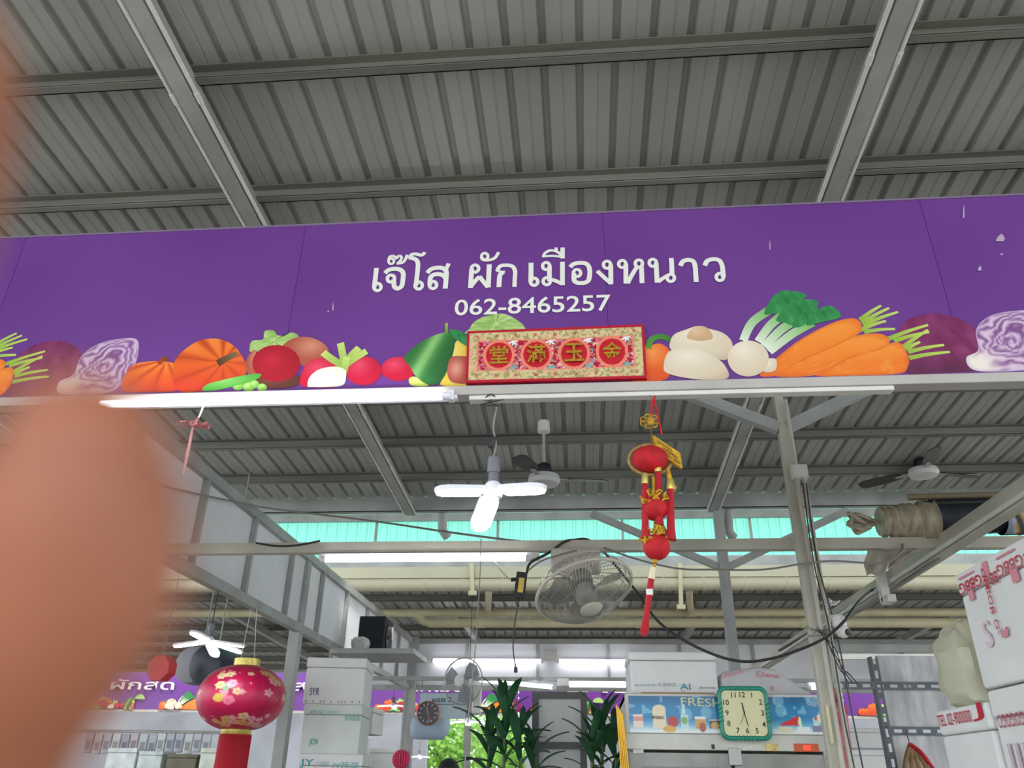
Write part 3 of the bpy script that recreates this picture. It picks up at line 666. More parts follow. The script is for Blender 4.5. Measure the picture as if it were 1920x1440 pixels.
o = MB().box(atY(922, 829, 2.55), (.022, .02, .045), Matrix.Rotation(.35, 3, 'Y')).build('inline_switch', BLACK, bevel=.006); tag(o, 'small black inline switch on the lamp cord', 'switch')
def knot(c, n, r, seed, name, label, mat, rad=.0022):
    g = random.Random(seed); m = []; p = np.array(c, float)
    for k in range(n): m.append(p+np.array([g.uniform(-1, 1)*r, g.uniform(-.3, .3)*r, g.uniform(-1, .35)*r*.7]))
    m = [p]+m+[p]; return wire(m, rad, name, label, mat, 'cord', 8)
knot(atY(930, 745, 2.50), 9, .05, 3, 'tied_cord', 'messy knot of dark cord tied under the white trunking', CABLE)
# ---- red and gold hanging ornament
YO = 2.505
def q(x, y, dy=0.0): return np.array(atY(x, y, YO+dy))
pp = mpp(YO, 1230, 950)
orn = thing('hanging_ornament', 'red and gold Chinese knot ornament with balls and tassels hanging from a hook', 'ornament', q(1228, 735))
MB().tube(smooth_path([q(1222, 752), q(1215, 742), q(1222, 732), q(1232, 728), q(1240, 733), q(1236, 742)], 5), .0022, 6).build('wire_hook', M('hook_steel', '#8a857a', .35, .8), orn, smooth=True)
for (x0, y0, x1, y1, w) in ((1223, 750, 1221, 778, .008), (1226, 748, 1237, 795, .006), (1237, 795, 1241, 815, .006), (1229, 737, 1226, 752, .007)):
    MB().tube([q(x0, y0), q((x0+x1)/2, (y0+y1)/2, -.004), q(x1, y1)], w*.55, 8).build('red_cord', RED, orn, smooth=True)
m = MB(); c = q(1218, 790); 
for k in range(7):
    a = k*2*math.pi/7; m.tube([c+np.array([.022*math.cos(a)+.012*math.cos(b), .0, .017*math.sin(a)+.010*math.sin(b)]) for b in np.linspace(0, 2*math.pi, 10)[:-1]], .0022, 5, closed=True)
m.build('filigree_flower', GOLD, orn, smooth=True)
MB().ball(q(1220, 789, -.006), (.012, .02)).build('gold_bead', GOLD, orn, smooth=True)
MB().tube([q(1221, 800), q(1221, 835)], .003, 6).build('hanging_cord', M('brown_cord', '#6b4a2a', .7), orn)
pc = [q(1221, 818), q(1272, 852), q(1276, 881), q(1228, 850)]
pl_ = MB().prism(pc, (.006, -.014, 0)).build('gold_plaque', GOLD, orn, bevel=.002)
u_ = (pc[1]-pc[0]); v_ = (pc[3]-pc[0])
for i, (a, b, w, h) in enumerate(((.15, .22, .5, .07), (.3, .42, .35, .07), (.2, .62, .18, .16), (.45, .60, .1, .25), (.62, .42, .2, .09), (.66, .62, .18, .2))):
    P = [pc[0]+u_*x+v_*y+np.array([.006, -.0145, 0]) for x, y in ((a, b), (a+w, b), (a+w, b+h), (a, b+h))]
    MB().prism(P, (0, -.003, 0)).build('raised_character', M('dark_gold', '#8a6418', .45, .4), pl_)
c = q(1219, 862, .004)
m = MB(); m.tube([c+np.array([.072*math.cos(a), 0, .055*math.sin(a)]) for a in np.linspace(0, 2*math.pi, 33)[:-1]], .006, 8, closed=True)
m.build('gold_trim_ring', M('gold_lace', '#a58650', .6, .3, .4, 120), orn, smooth=True)
MB().ball(c, (.062, .047), 24, 14).build('velvet_cushion', RED, orn, smooth=True)
def tassel(x0, y0, y1, x1, capc='gold', w=.0125):
    a = q(x0, y0, -.012); b = q(x0+(x1-x0)*.16, y0+(y1-y0)*.16, -.012); e = q(x1, y1, -.012)
    cp = MB().tube([a, a*.5+b*.5, b], [w*.75, w*1.0, w*.95], 12).build('tassel_cap', GOLDP, orn, smooth=True)
    d = e-b; ms = []
    MB().tube([b, b+d*.3, b+d*.75, e], [w*.8, w*.85, w*.95, w*1.25], 10).build('tassel', REDT, orn, smooth=True)
tassel(1233, 866, 985, 1236); tassel(1209, 888, 1010, 1210); tassel(1257, 900, 1013, 1258, w=.014)
MB().tube([q(1252, 877), q(1256, 900), q(1262, 915), q(1258, 925)], [.006, .010, .013, .008], 10).build('gold_braid', GOLD, orn, smooth=True)
for (x, y, r, dx) in ((1228, 953, .044, 0), (1231, 1026, .044, 0)):
    c = q(x, y); 
    cap = MB(); bl = MB().ball(c, (r, r*.95), 22, 14).build('velvet_ball', RED, orn, smooth=True)
    g = random.Random(x); m = MB()
    for k in range(26):
        a = g.uniform(0, 6.283); h = g.uniform(.25, 1.5); p = c+r*.98*np.array([math.cos(a)*math.cos(h*.7), math.sin(a)*math.cos(h*.7), math.sin(h)*(.75+.5*g.random())])
        m.tube(smooth_path([p, p+np.array([g.uniform(-.02, .02), -.004, g.uniform(.0, .02)]), p+np.array([g.uniform(-.02, .02), 0, g.uniform(-.01, .02)])], 4), .0035, 5)
    m.build('gold_ruffle', GOLD, bl, smooth=True)['kind'] = 'stuff'
MB().tube([q(1226, 895), q(1227, 915), q(1222, 935), q(1224, 945)], [.008, .007, .012, .02], 10).build('gold_neck', GOLD, orn, smooth=True)
MB().tube([q(1232, 975), q(1236, 990), q(1238, 1005)], [.012, .02, .026], 10).build('gold_neck', GOLD, orn, smooth=True)
for x, y, r in ((1228, 1052, .009), (1227, 1060, .006)): MB().ball(q(x, y), r, 12, 8).build('gold_bead', GOLD, orn, smooth=True)
a, b, e = q(1226, 1064), q(1221, 1086), q(1207, 1193)
MB().tube([a, b], [.009, .012], 12).build('tassel_cap', M('ivory_cap', '#d8cfae', .4), orn, smooth=True)
d = e-b; MB().tube([b, b+d*.3, b+d*.6, b+d*.9, e], [.010, .0105, .009, .014, .008], 10).build('tassel', REDT, orn, smooth=True)
MB().box(b+d*.24, (.020, .022, .018)).build('white_tape', WHITE, orn)
for dx in (-.02, -.012): MB().tube([a, a+np.array([dx, -.004, -.03])], .0018, 5).build('loose_thread', RED, orn)
# ---- orbit fan under the stall beam
fc = atY(1096, 1108, 4.55); nfan = np.array([.27, -.36, -.88]); nfan /= np.linalg.norm(nfan)
fan = thing('orbit_fan', 'cream ceiling orbit fan with wire cage fixed under the stall beam', 'fan', fc)
FANW = M('aged_cream_plastic', '#cfc9b8', .45, 0, .15, 6)
fu = np.cross(nfan, (0, 1, 0)); fu /= np.linalg.norm(fu); fv = np.cross(nfan, fu); R_ = .283
circ = lambda r, h, n=48: [fc+nfan*h+r*(math.cos(a)*fu+math.sin(a)*fv) for a in np.arange(n)*2*math.pi/n]
MB().tube(circ(R_, 0, 64), .011, 8, closed=True).build('rim', FANW, fan, smooth=True)
WIRE = M('chrome_wire', '#b4b2aa', .3, .6)
m = MB()
for k in range(84):
    a = k*2*math.pi/84; pts = []
    for t in np.linspace(0, 1, 7):
        r = R_*(1-t)+.07*t; h = .125*math.sin(t*math.pi/2)**.8; aa = a+.35*t; pts.append(fc+nfan*h+r*(math.cos(aa)*fu+math.sin(aa)*fv))
    m.tube(pts, .0014, 4, cap=False)
for r, h in ((R_*.8, .05), (R_*.6, .085)): m.tube(circ(r, h), .0018, 4, closed=True)
m.build('front_grille', WIRE, fan, smooth=True)['kind'] = 'stuff'
m = MB()
for k in range(30):
    a = k*2*math.pi/30; m.tube([fc+nfan*h+r*(math.cos(a)*fu+math.sin(a)*fv) for r, h in ((R_, 0), (R_*.9, -.07), (R_*.5, -.1), (.09, -.1))], .0016, 4, cap=False)
for r, h in ((R_*.93, -.05), (R_*.85, -.08)): m.tube(circ(r, h), .002, 4, closed=True)
m.build('rear_grille', WIRE, fan, smooth=True)['kind'] = 'stuff'
MB().lathe([(.01, .115), (.062, .118), (.066, .126), (.06, .131), (.01, .133)], fc, nfan, 28).build('hub_disc', FANW, fan, smooth=True)
MB().lathe([(.03, .07), (.06, .06), (.068, .01), (.06, -.02)], fc, nfan, 24).build('spinner', M('spinner_grey', '#a5a198', .45), fan, smooth=True)
for k in range(3):
    a0 = k*2*math.pi/3+.4; V = []; F_ = []
    rs = np.linspace(.05, .245, 6); ws = [.25, .5, .55, .5, .45, .3]
    for r, w in zip(rs, ws):
        for s_ in (-1, 0, 1): aa = a0+s_*w; V.append(fc+nfan*(.02+s_*.03)+r*(math.cos(aa)*fu+math.sin(aa)*fv))
    for i in range(5):
        for j in range(2): F_.append((i*3+j, i*3+j+1, i*3+j+4, i*3+j+3))
    MB().add(V, F_).build('blade', M('fan_blade_grey', '#6f6c66', .4, alpha=.75), fan, smooth=True)
MB().lathe([(.04, -.03), (.066, -.04), (.07, -.09), (.06, -.115), (.03, -.125)], fc, nfan, 22).build('motor_housing', M('motor_grey', '#9a968a', .4, .2), fan, smooth=True)
mp0 = atY(1033, 1034, 4.66); mp1 = atY(1125, 1034, 4.66); zt_ = zb0+.002
mt = MB().boxmm((mp0[0], 4.63, zb0-.155), (mp1[0], 4.70, zt_)).build('mount_plate', FANW, fan, bevel=.02)
mcx = (mp0[0]+mp1[0])/2
MB().boxmm((mcx-.09, 4.56, zb0-.20), (mcx+.09, 4.64, zb0-.10)).build('mount_bracket', FANW, fan, bevel=.03)
MB().tube([(mcx, 4.60, zb0-.13), fc-nfan*.16, fc-nfan*.10], [.03, .026, .03], 12).build('swivel_arm', BLACK, fan, smooth=True)
# ---- tube light below the stall beam
tube_light((atY(602, 1046, 4.68)[0], 4.68, 2.803), (atY(995, 1042, 4.68)[0], 4.68, 2.803), .0165, 'lit LED tube mounted beneath the cream stall beam', fixture=(0, .02, .028))
o = MB().box(atY(1003, 1043, 4.68), (.05, .05, .045)).build('cable_clip_box', WHITE, bevel=.005); tag(o, 'small white junction box beside the stall tube light', 'junction box')
# ---- charger brick
ad = thing('power_adapter', 'black power adapter with yellow label dangling from its cable', 'adapter', atY(975, 1097, 4.6))
Rm = np.array(Matrix.Rotation(.12, 3, 'Y')); MB().box(atY(976, 1098, 4.6), (.062, .04, .155), Rm).build('case', BLACK, ad, bevel=.006)
MB().box(atY(977, 1097, 4.578), (.032, .002, .085), Rm).build('yellow_label', M('yellow_sticker', '#d8bf4a', .5), ad)
MB().tube([atY(958, 1087, 4.6), atY(968, 1086, 4.6)], .012, 8).build('plug', BLACK, ad)
wire([atY(988, 1074, 4.6), atY(995, 1055, 4.62), atY(1030, 1036, 4.67), atY(1058, 1016, 4.685), (atY(1078, 1008, 4.73)[0], 4.73, zb1+.009), atY(1103, 1012, 4.84), atY(1130, 1032, 4.95), atY(1190, 1105, 4.98), atY(1232, 1163, 4.9), atY(1290, 1205, 4.8), atY(1370, 1237, 4.66), atY(1440, 1236, 4.52), atY(1530, 1205, 4.44), atY(1580, 1168, 4.34), atY(1608, 1130, 4.6), atX(1632, 1108, 2.06), atX(1640, 1104, 2.09)], .008, 'power_cable', 'thick black cable sagging from the fan across to the right post', CABLE)
wire([atY(974, 1118, 4.6), atY(965, 1170, 4.6), atY(962, 1215, 4.6), atY(967, 1252, 4.6)], .004, 'dangling_cable', 'thin black cable with plug hanging from the power adapter', CABLE)
o = MB().box(atY(967, 1256, 4.6), (.02, .015, .03)).build('plug', BLACK, bevel=.004); tag(o, 'black plug at the end of the dangling cord', 'plug')
wire([atY(902, 1010, 4.66), atY(900, 1080, 4.66), atY(894, 1180, 4.66), atY(884, 1290, 4.66), atY(876, 1370, 4.66), atY(872, 1440, 4.66)], .0035, 'thin_cord', 'long thin grey cord hanging straight down from the stall beam', CABLEG)
wire([atY(955, 1086, 4.6), atY(940, 1070, 4.64), atY(925, 1050, 4.68)], .0035, 'adapter_lead', 'grey lead joining adapter and stall tube light', CABLEG)
wire([atY(1132, 1027, 4.697), atY(1180, 1044, 4.62), atY(1230, 1058, 4.57), atY(1280, 1067, 4.54), atY(1340, 1068, 4.53), atY(1430, 1068, 4.50), atY(1500, 1058, 4.47), atY(1560, 1052, 4.50), atY(1640, 1056, 4.57), atY(1672, 1050, 4.59), atY(1690, 1032, 4.62), atY(1692, 1020, 4.696)], .006, 'grey_cable', 'grey cable looping past both V braced posts', CABLEG)
wire([atY(1090, 1030, 4.697), atY(1076, 1033, 4.615), atY(1050, 1040, 4.61), atY(1015, 1052, 4.60), atY(990, 1070, 4.6)], .005, 'fan_lead', 'grey lead arcing over the orbit fan mount', CABLEG)
wire([atX(250, 898, -2.66), atX(345, 921, -2.62), atX(450, 943, -2.60), atX(520, 955, -2.5), atY(700, 977, 6.2), atY(850, 999, 5.4), (atY(1000, 1007, 4.78)[0], 4.78, zb1+.006), (atY(1010, 1007, 4.73)[0], 4.73, zb1+.006)], .008, 'aerial_cable', 'long sagging cable strung above the white sign backs', CABLEG)
wire([atY(480, 1018, 4.69), atY(520, 1024, 4.69), atY(560, 1022, 4.69), atY(600, 1014, 4.69)], .006, 'loop_cable', 'dark cable drooping over the left end of the stall beam', CABLE)
# ---- ceiling fans
def ceiling_fan(label, c, top, ang, bladeL=.62):
    t = thing('ceiling_fan', label, 'fan', top, 'three-blade ceiling fans'); c = np.asarray(c, float); top = np.asarray(top, float)
    MB().tube([top, c+(0, 0, .16)], .013, 8).build('down_rod', STEEL, t)
    MB().lathe([(.05, 0), (.055, -.10), (.03, -.11)], top, seg=14).build('canopy', WHITE, t, smooth=True)
    MB().lathe([(.03, .19), (.06, .17), (.07, .12), (.06, .08)], c, seg=18).build('motor_cap', BLACK, t, smooth=True)
    MB().lathe([(.06, .09), (.13, .07), (.14, .03), (.12, 0), (.02, -.02)], c, seg=22).build('motor_housing', M('fan_white', '#c9c9c4', .4), t, smooth=True)
    for k in range(3):
        a = math.radians(ang+120*k); u = np.array([math.cos(a), math.sin(a), 0]); w = np.array([-math.sin(a), math.cos(a), .22]); P = [c+(0, 0, .05)+u*x+w*y for x, y in ((.2, -.04), (.3, -.065), (bladeL*.9, -.075), (bladeL, -.04), (bladeL, .03), (bladeL*.9, .06), (.3, .06), (.2, .04))]
        bl = MB().prism(P, (0, 0, .008)).build('blade', M('dark_blade', '#2f2d2a', .4), t)
        MB().bar(c+(0, 0, .045)+u*.1, c+(0, 0, .045)+u*.26, .04, .008).build('blade_iron', STEEL, bl)
cy = 7.4; c = atY(1733, 893, cy); ceiling_fan('dark three-blade ceiling fan hanging over the right bay', c, (c[0], cy, zr(cy)-.09), 20)
cy = 6.3; c = atY(1020, 908, cy); ceiling_fan('dark three-blade ceiling fan partly hidden behind the leaf lamp', c, (c[0], cy, zr(cy)-.09), 10, .55)
# ---- post furniture: junction box, conduits, camera
pb = atY(1498, 885, 4.54)
jb = thing('junction_box', 'white square junction box on the tall V braced post', 'junction box', pb)
MB().box(pb, (.095, .05, .085)).build('box_body', WHITE, jb, bevel=.006); MB().box(pb+(0, -.028, 0), (.085, .006, .075)).build('cover', WHITE, jb, bevel=.002)
for i, (dx, z0, z1, lab) in enumerate(((-.015, pb[2]+.04, 3.75, 'white conduit rising from the junction box up the post'), (-.02, 1.2, pb[2]-.04, 'white conduit running down the post below the junction box'), (.022, 1.2, pb[2]-.04, 'second conduit running down beside the first below the junction box'))):
    o = MB().tube([(pb[0]+dx, 4.53, z0), (pb[0]+dx, 4.53, z1)], .013, 8).build('conduit', STEEL2, smooth=True); tag(o, lab, 'conduit')
for i, (x0, x1, s) in enumerate(((1505, 1590, 5), (1512, 1606, 9))):
    wire([atY(x0, 905, 4.5), atY(x0+20, 1050, 4.5), atY((x0+x1)/2+8, 1180, 4.49), atY(x1-10, 1330, 4.49), atY(x1+12, 1440, 4.5)], .004, 'post_cable', ('black cable clipped along the conduits of the tall post', 'second black cable hanging loose beside the tall post')[i], CABLE)
for i in range(3):
    wire([atY(1530+i*6, 1180, 4.48), atY(1565+i*5, 1215+i*20, 4.45), atY(1580+i*4, 1260, 4.45), atY(1592+8*i, 1282, 4.46)], .003, 'loose_wire', ('thin loose wire looping off the tall post', 'thin loose wire curling below the security camera', 'thin loose wire hanging lowest off the tall post')[i], CABLE)
knot(atY(1535, 1178, 4.5), 14, .06, 11, 'wire_tangle', 'tangle of tied wires where rail and post cross', CABLEG, .003)
knot(atY(1555, 1128, 4.52), 10, .06, 21, 'white_wire_tangle', 'loose curls of white wire tied on the tall post', WHITE, .0025)
cc_ = atY(1576, 1180, 4.42)
cv = thing('security_camera', 'small white dome security camera on the tall post', 'camera', cc_)
MB().lathe([(.02, .075), (.034, .06), (.036, .02), (.03, .01)], cc_, seg=18).build('base', WHITE, cv, smooth=True); MB().ball(cc_+(0.006, -.01, -.012), .036, 18, 12).build('dome', WHITE, cv, smooth=True)
MB().lathe([(.018, 0), (.018, .012), (.008, .014)], cc_+(.022, -.036, -.02), (.5, -.85, -.2), 14).build('lens', BLACK, cv, smooth=True)
MB().bar(cc_+(0, .01, .07), (pb[0]+.03, 4.56, cc_[2]+.085), .02, .02).build('arm', WHITE, cv)
o = MB().boxmm(atY(1548, 1322, 4.5), np.array(atY(1560, 1395, 4.5))+(0.012, .03, 0)).build('power_strip', M('old_cream_plastic', '#cfc59c', .5), bevel=.004); tag(o, 'long cream power strip tied to the tall post', 'power strip')
# box and stub on right rail
b0 = atX(1660, 1072, 2.07)
sw = thing('conduit_box', 'white upright conduit box with elbow on the right rail', 'junction box', b0)
MB().box((2.034, b0[1], 2.83), (.056, .06, .26)).build('upright_box', WHITE, sw, bevel=.004); MB().box((2.034, b0[1]-.06, 2.71), (.056, .12, .05)).build('elbow', WHITE, sw, bevel=.004)
wire([atX(1740, 1042, 2.088), atX(1690, 1076, 2.088), atX(1640, 1108, 2.088), atX(1600, 1134, 2.088), atX(1570, 1153, 2.088), atX(1545, 1171, 2.088), atX(1500, 1196, 2.088), atX(1460, 1220, 2.088)], .010, 'rail_cable', 'dark cable lying along the right rail', CABLE)
wire([atX(1760, 1046, 2.12), atX(1690, 1095, 2.12), atX(1630, 1135, 2.12), atX(1580, 1164, 2.12), atX(1545, 1184, 2.12)], .009, 'rail_cable', 'grey cable tied beneath the right rail', CABLEG)
# pink ribbon at the tube light
rb = atY(362, 800, 2.47); g = random.Random(5); PINK = M('pink_tape', '#cf8f8c', .6)
rbn = thing('pink_ribbon', 'faded pink plastic ribbon tied to a wire below the sign tube', 'ribbon', rb)
MB().tube([atY(385, 752, 2.47), atY(375, 778, 2.47), rb], .003, 6).build('hook_wire', WHITE, rbn)
for k in range(7):
    a = -.4+k*.5; p1 = rb+np.array([.05*math.cos(a), g.uniform(-.02, .02), .028*math.sin(a)+.004]); p2 = rb+np.array([.055*math.cos(a+.3), g.uniform(-.02, .02), .02*math.sin(a+.4)])
    P = smooth_path([rb, p1, p2, rb+(0.004, 0, -.004)], 6); V, F_ = [], []
    for i, p in enumerate(P): V += [p+(0, .007, 0), p-(0, .007, 0)]
    F_ = [(2*i, 2*i+1, 2*i+3, 2*i+2) for i in range(len(P)-1)]; MB().add(V, F_).build('ribbon_loop', PINK, rbn, smooth=True)
MB().tube([rb, atY(352, 850, 2.47), atY(344, 890, 2.47)], [.004, .006, .003], 6).build('ribbon_tail', PINK, rbn)
# ---- bundle of rolled umbrellas on the beam end
bl = thing('umbrella_bundle', 'rolled umbrellas in dusty plastic wrap lying on the beam end and right rail', 'umbrella', atY(1640, 1000, 4.73))
ax0 = atY(1618, 1002, 4.73); z0 = zb1
A = np.array([ax0[0], 4.73, z0+.10]); B = np.array([A[0]+2.2, 4.73, z0+.13])
def roll(t, r, a0, a1, mat, name, off=(0, 0, 0), n=14, wob=.12, seed=1, par=bl):
    g = np.random.default_rng(seed); P = np.array([A+(B-A)*t_+np.array(off) for t_ in np.linspace(a0, a1, n)]); rr = np.asarray(r)*np.ones(n)*(1+wob*(g.random(n)-.5)); return MB().tube(P, rr, 14).build(name, mat, par, smooth=True)
roll(0, np.linspace(.085, .125, 14), .05, .19, M('dusty_plastic_wrap', '#b5aa90', .4, 0, .3, 14, .7, 30, stretch=(3, 1, 1)), 'plastic_wrap', wob=.2)
roll(0, .10, .17, .38, M('navy_fabric', '#1c2330', .6, 0, .3, 12), 'navy_canopy', (0, 0, .02), wob=.08, seed=4)
roll(0, .025, .18, .38, BLACK, 'umbrella_shaft', (0, -.06, .09), wob=.0)
roll(0, .02, .14, .44, M('brown_pole', '#8f8066', .5), 'pole', (0, .0, .15), wob=.0)
def stripes(u, v):
    s_ = np.sin(u*46+np.sin(v*6.28)*1.6); c = mix(hx('#8f9aa6'), hx('#c9cfd2'), sstep(-.2, .4, s_)); c = np.where((s_ > .55)[:, None], hx('#c9962e'), c); return np.where((s_ > .85)[:, None], hx('#4a4f5a'), c)
m = MB(); n1, n2 = 80, 16
uu, vv = np.meshgrid(np.linspace(0, 1, n1), np.arange(n2)/n2); uu = uu.ravel(); vv = vv.ravel(); cen = A+(B-A)*(.36+.6*uu)[:, None]+np.array([0, -.02, -.0])
V = cen+.10*np.stack([0*uu, np.cos(vv*6.283), np.sin(vv*6.283)], 1); fcs = [(j*n1+i, j*n1+i+1, ((j+1) % n2)*n1+i+1, ((j+1) % n2)*n1+i) for j in range(n2) for i in range(n1-1)]
m.add(V, fcs, stripes(uu, vv)).build('striped_canopy', PRINTM, bl, smooth=True)
m = MB(); g = random.Random(2)
for k in range(8): m.tube(smooth_path([A+(.1, 0, 0), A+(-.02, g.uniform(-.06, .06), g.uniform(-.06, .05)), A+(-.05+g.uniform(-.03, .03), g.uniform(-.08, .08), g.uniform(-.08, .06)), A+(.05, 0, -.03)], 5), .012, 6)
m.build('wrap_end', M('crumpled_wrap', '#c4b9a2', .5, 0, .3, 20), bl, smooth=True)
# dusty plastic sheet hanging below the bundle
pbag = MB(); P00, P10, P01, P11 = atY(1624, 1082, 4.66), atY(1670, 1068, 4.66), atY(1622, 1030, 4.66), atY(1728, 1030, 4.66)
grid_print(pbag, P00, P10, P01, P11, 16, 12, lambda u, v: np.tile(hx('#b9b1a2'), (len(u), 1)), lambda u, v: np.stack([.006*np.sin(v*9), .02*np.sin(u*8+v*5)+.01*np.sin(u*19), .012*np.sin(u*9)*(1-v)], 1))
o = pbag.build('plastic_sheet', M('dusty_sheet', '#bdb4a4', .45, 0, .2, 12, transl=.3), smooth=True); o.modifiers.new('solid', 'SOLIDIFY').thickness = .003; tag(o, 'dusty plastic sheet hanging off the stall beam under the umbrella bundle', 'plastic sheet')
# ================================================================== FREEZER, BOXES, PLANTS, LANTERNS
TEAL = hx('#2f9a9c'); REDI = hx('#c2263f')
def flat_marks(parent, marks, name='printed_mark'):
    """marks: (text, P00, P10, P01, colour)"""
    for tx, a, b, c, col in marks:
        m = MB(); put_text(m, tx, a, b, c, .006, np.minimum(col, .995)); m.build(name, PRINTM, parent)
def foam_box(label, size, loc, rz=0.0, marks=(), tape=None, mat=None, group=None, lid=.22, wrap=False):
    """marks: (face, text, u0, v0, u1, v1, colour); face f=-Y, l=-X"""
    w, d, h = size; t = thing('foam_box', label, 'box', (0, 0, 0), group); mat = mat or FOAM
    hb = h*(1-lid)
    MB().boxmm((-w/2, -d/2, 0), (w/2, d/2, hb)).build('body', mat, t, bevel=.012)
    MB().boxmm((-w/2-.004, -d/2-.004, hb+.002), (w/2+.004, d/2+.004, h)).build('lid', mat, t, bevel=.012)
    for face, tx, u0, v0, u1, v1, col in marks:
        def P(u, v):
            if face == 'f': return np.array([-w/2+u*w, -d/2-.007, v*h])
            if face == 'l': return np.array([-w/2-.007, d/2-u*d, v*h])
            return np.array([-w/2+u*w, -d/2+v*d, -.004])
        m = MB(); put_text(m, tx, P(u0, v0), P(u1, v0), P(u0, v1), .004, np.minimum(col, .995)); m.build('printed_mark', PRINTM, t)
    if tape:
        m = MB(); z = hb; m.boxmm((-w/2-.006, -d/2-.006, z-.03), (w/2+.006, -d/2-.005, z+.03)); m.boxmm((-w/2-.0065, -d/2, z-.03), (-w/2-.0055, d/2, z+.03)); m.build('sealing_tape', tape, t)
    t.location = tuple(float(x) for x in loc); t.rotation_euler = (0, 0, rz); return t
# ---- display freezer
YZ = 5.0
fx0, fx1 = float(atY(1172, 1330, YZ)[0]), float(atY(1553, 1330, YZ)[0]); fzt = float(atY(1180, 1302, YZ)[2])
zL = lambda y: float(atY(1360, y, YZ)[2])
fz = thing('display_freezer', 'white upright display freezer with blue illustrated header and glass doors', 'freezer', ((fx0+fx1)/2, YZ+.35, 0))
FW = M('aged_white_enamel', '#c6c4b8', .4, 0, .2, 4)
fm = MB(); fm.boxmm((fx0, YZ+.02, .05), (fx0+.03, YZ+.75, fzt)); fm.boxmm((fx1-.03, YZ+.02, .05), (fx1, YZ+.75, fzt)); fm.boxmm((fx0, YZ+.72, .05), (fx1, YZ+.75, fzt)); fm.boxmm((fx0, YZ+.02, fzt-.03), (fx1, YZ+.75, fzt)); fm.boxmm((fx0, YZ+.02, .05), (fx1, YZ+.75, .15)); fm.build('cabinet', FW, fz)
zh0, zh1 = zL(1376), zL(1308); zs0 = zL(1408)
MB().boxmm((fx0, YZ-.06, zh0-.005), (fx1, YZ+.03, fzt)).build('header_box', FW, fz, bevel=.004)
def fresh(u, v):
    x = u*6.0; n = len(u); c = mix(hx('#8fc3d6'), hx('#1f7fb0'), sstep(.1, .45, v)); c = mix(c, hx('#12608f'), sstep(.6, 1, v)); c = mix(c, hx('#dfe6e0'), sstep(.2, .02, v))
    def ell(cx, cy, rx, ry, col, k=1.0):
        nonlocal c
        d = ((x-cx)/rx)**2+((v-cy)/ry)**2; c = mix(c, hx(col), sstep(1.15, .85, d)*k)
    def rect(x0, x1, y0, y1, col, k=1.0):
        nonlocal c
        c = mix(c, hx(col), ((x > x0) & (x < x1) & (v > y0) & (v < y1))*k)
    bub = vnoise(x*7, v*7, 3); c = mix(c, hx('#a8cfdd'), ((bub > .78) & (v > .45) & ((x < 2.2) | (x > 4.4)))*.55)
    for cx, cy in ((2.35, .55), (4.6, .62), (4.55, .9), (5.6, .9), (1.75, .5)): ell(cx, cy, .17, .17, '#9fc9d8', .55)
    rect(.1, .42, .12, .5, '#e6d2c6'); rect(.1, .42, .30, .42, '#d98d86'); rect(.72, 1.12, .1, .62, '#e2d3b2'); ell(.92, .64, .2, .12, '#e2d3b2'); rect(.8, 1.05, .36, .44, '#a0947c')
    ell(1.32, .30, .17, .15, '#b3352f'); ell(1.2, .1, .2, .09, '#dba23c'); rect(1.56, 1.78, .08, .5, '#cfe0e0', .85); rect(1.62, 1.72, .5, .78, '#d9ecf0', .8); ell(1.67, .33, .1, .1, '#7fae5a')
    rect(1.98, 2.32, .1, .42, '#cf9a55'); rect(1.98, 2.32, .38, .44, '#e6e6dc'); ell(2.2, .15, .1, .13, '#a8502f'); rect(2.42, 2.74, .12, .38, '#4a3a34'); rect(2.42, 2.74, .32, .38, '#b9b2ae'); ell(2.58, .2, .13, .1, '#c9a56a')
    ell(3.1, .3, .3, .3, '#86bd3c'); ell(3.05, .33, .2, .2, '#69a832', .8); rect(2.8, 3.3, .02, .16, '#e0b93c')
    tri = (x > 4.5) & (x < 5.1) & (v > .22) & (v < .22+.28*(x-4.45)/.65); c = np.where(tri[:, None], hx('#d0302c'), c); ell(5.12, .3, .05, .16, '#d9e6c0')
    rect(5.5, 5.68, .15, .45, '#dfe3e0', .8); ell(5.78, .42, .16, .14, '#ead9bd'); ell(5.6, .42, .05, .05, '#c94a46')
    rect(4.45, 4.9, .03, .2, '#d8d2b0'); rect(5.0, 5.4, .03, .2, '#e3e3dc'); rect(5.45, 5.85, .06, .22, '#7d7f96')
    return c
m = MB(); grid_print(m, (fx0+.02, YZ-.063, zh0), (fx1-.02, YZ-.063, zh0), (fx0+.02, YZ-.063, zh1), (fx1-.02, YZ-.063, zh1), 240, 60, fresh); m.build('illustrated_header', PRINT, fz)
fw = fx1-fx0; y = YZ-.066
flat_marks(fz, [('FRESH', (fx0+.275*fw, y, zh0+.74*(zh1-zh0)), (fx0+.475*fw, y, zh0+.70*(zh1-zh0)), (fx0+.275*fw, y, zh0+.97*(zh1-zh0)), hx('#cfd3a4')), ('SANYO', (fx0+.885*fw, y, zh0+.77*(zh1-zh0)), (fx0+.965*fw, y, zh0+.77*(zh1-zh0)), (fx0+.885*fw, y, zh0+.86*(zh1-zh0)), hx('#b7c6cc')), ('MILK', (fx0+.125*fw, y, zh0+.37*(zh1-zh0)), (fx0+.178*fw, y, zh0+.37*(zh1-zh0)), (fx0+.125*fw, y, zh0+.46*(zh1-zh0)), hx('#8d8268'))], 'printed_word')
MB().boxmm((fx0-.004, YZ-.065, zs0), (fx1+.004, YZ+.02, zh0-.006)).build('control_strip', FW, fz, bevel=.004)
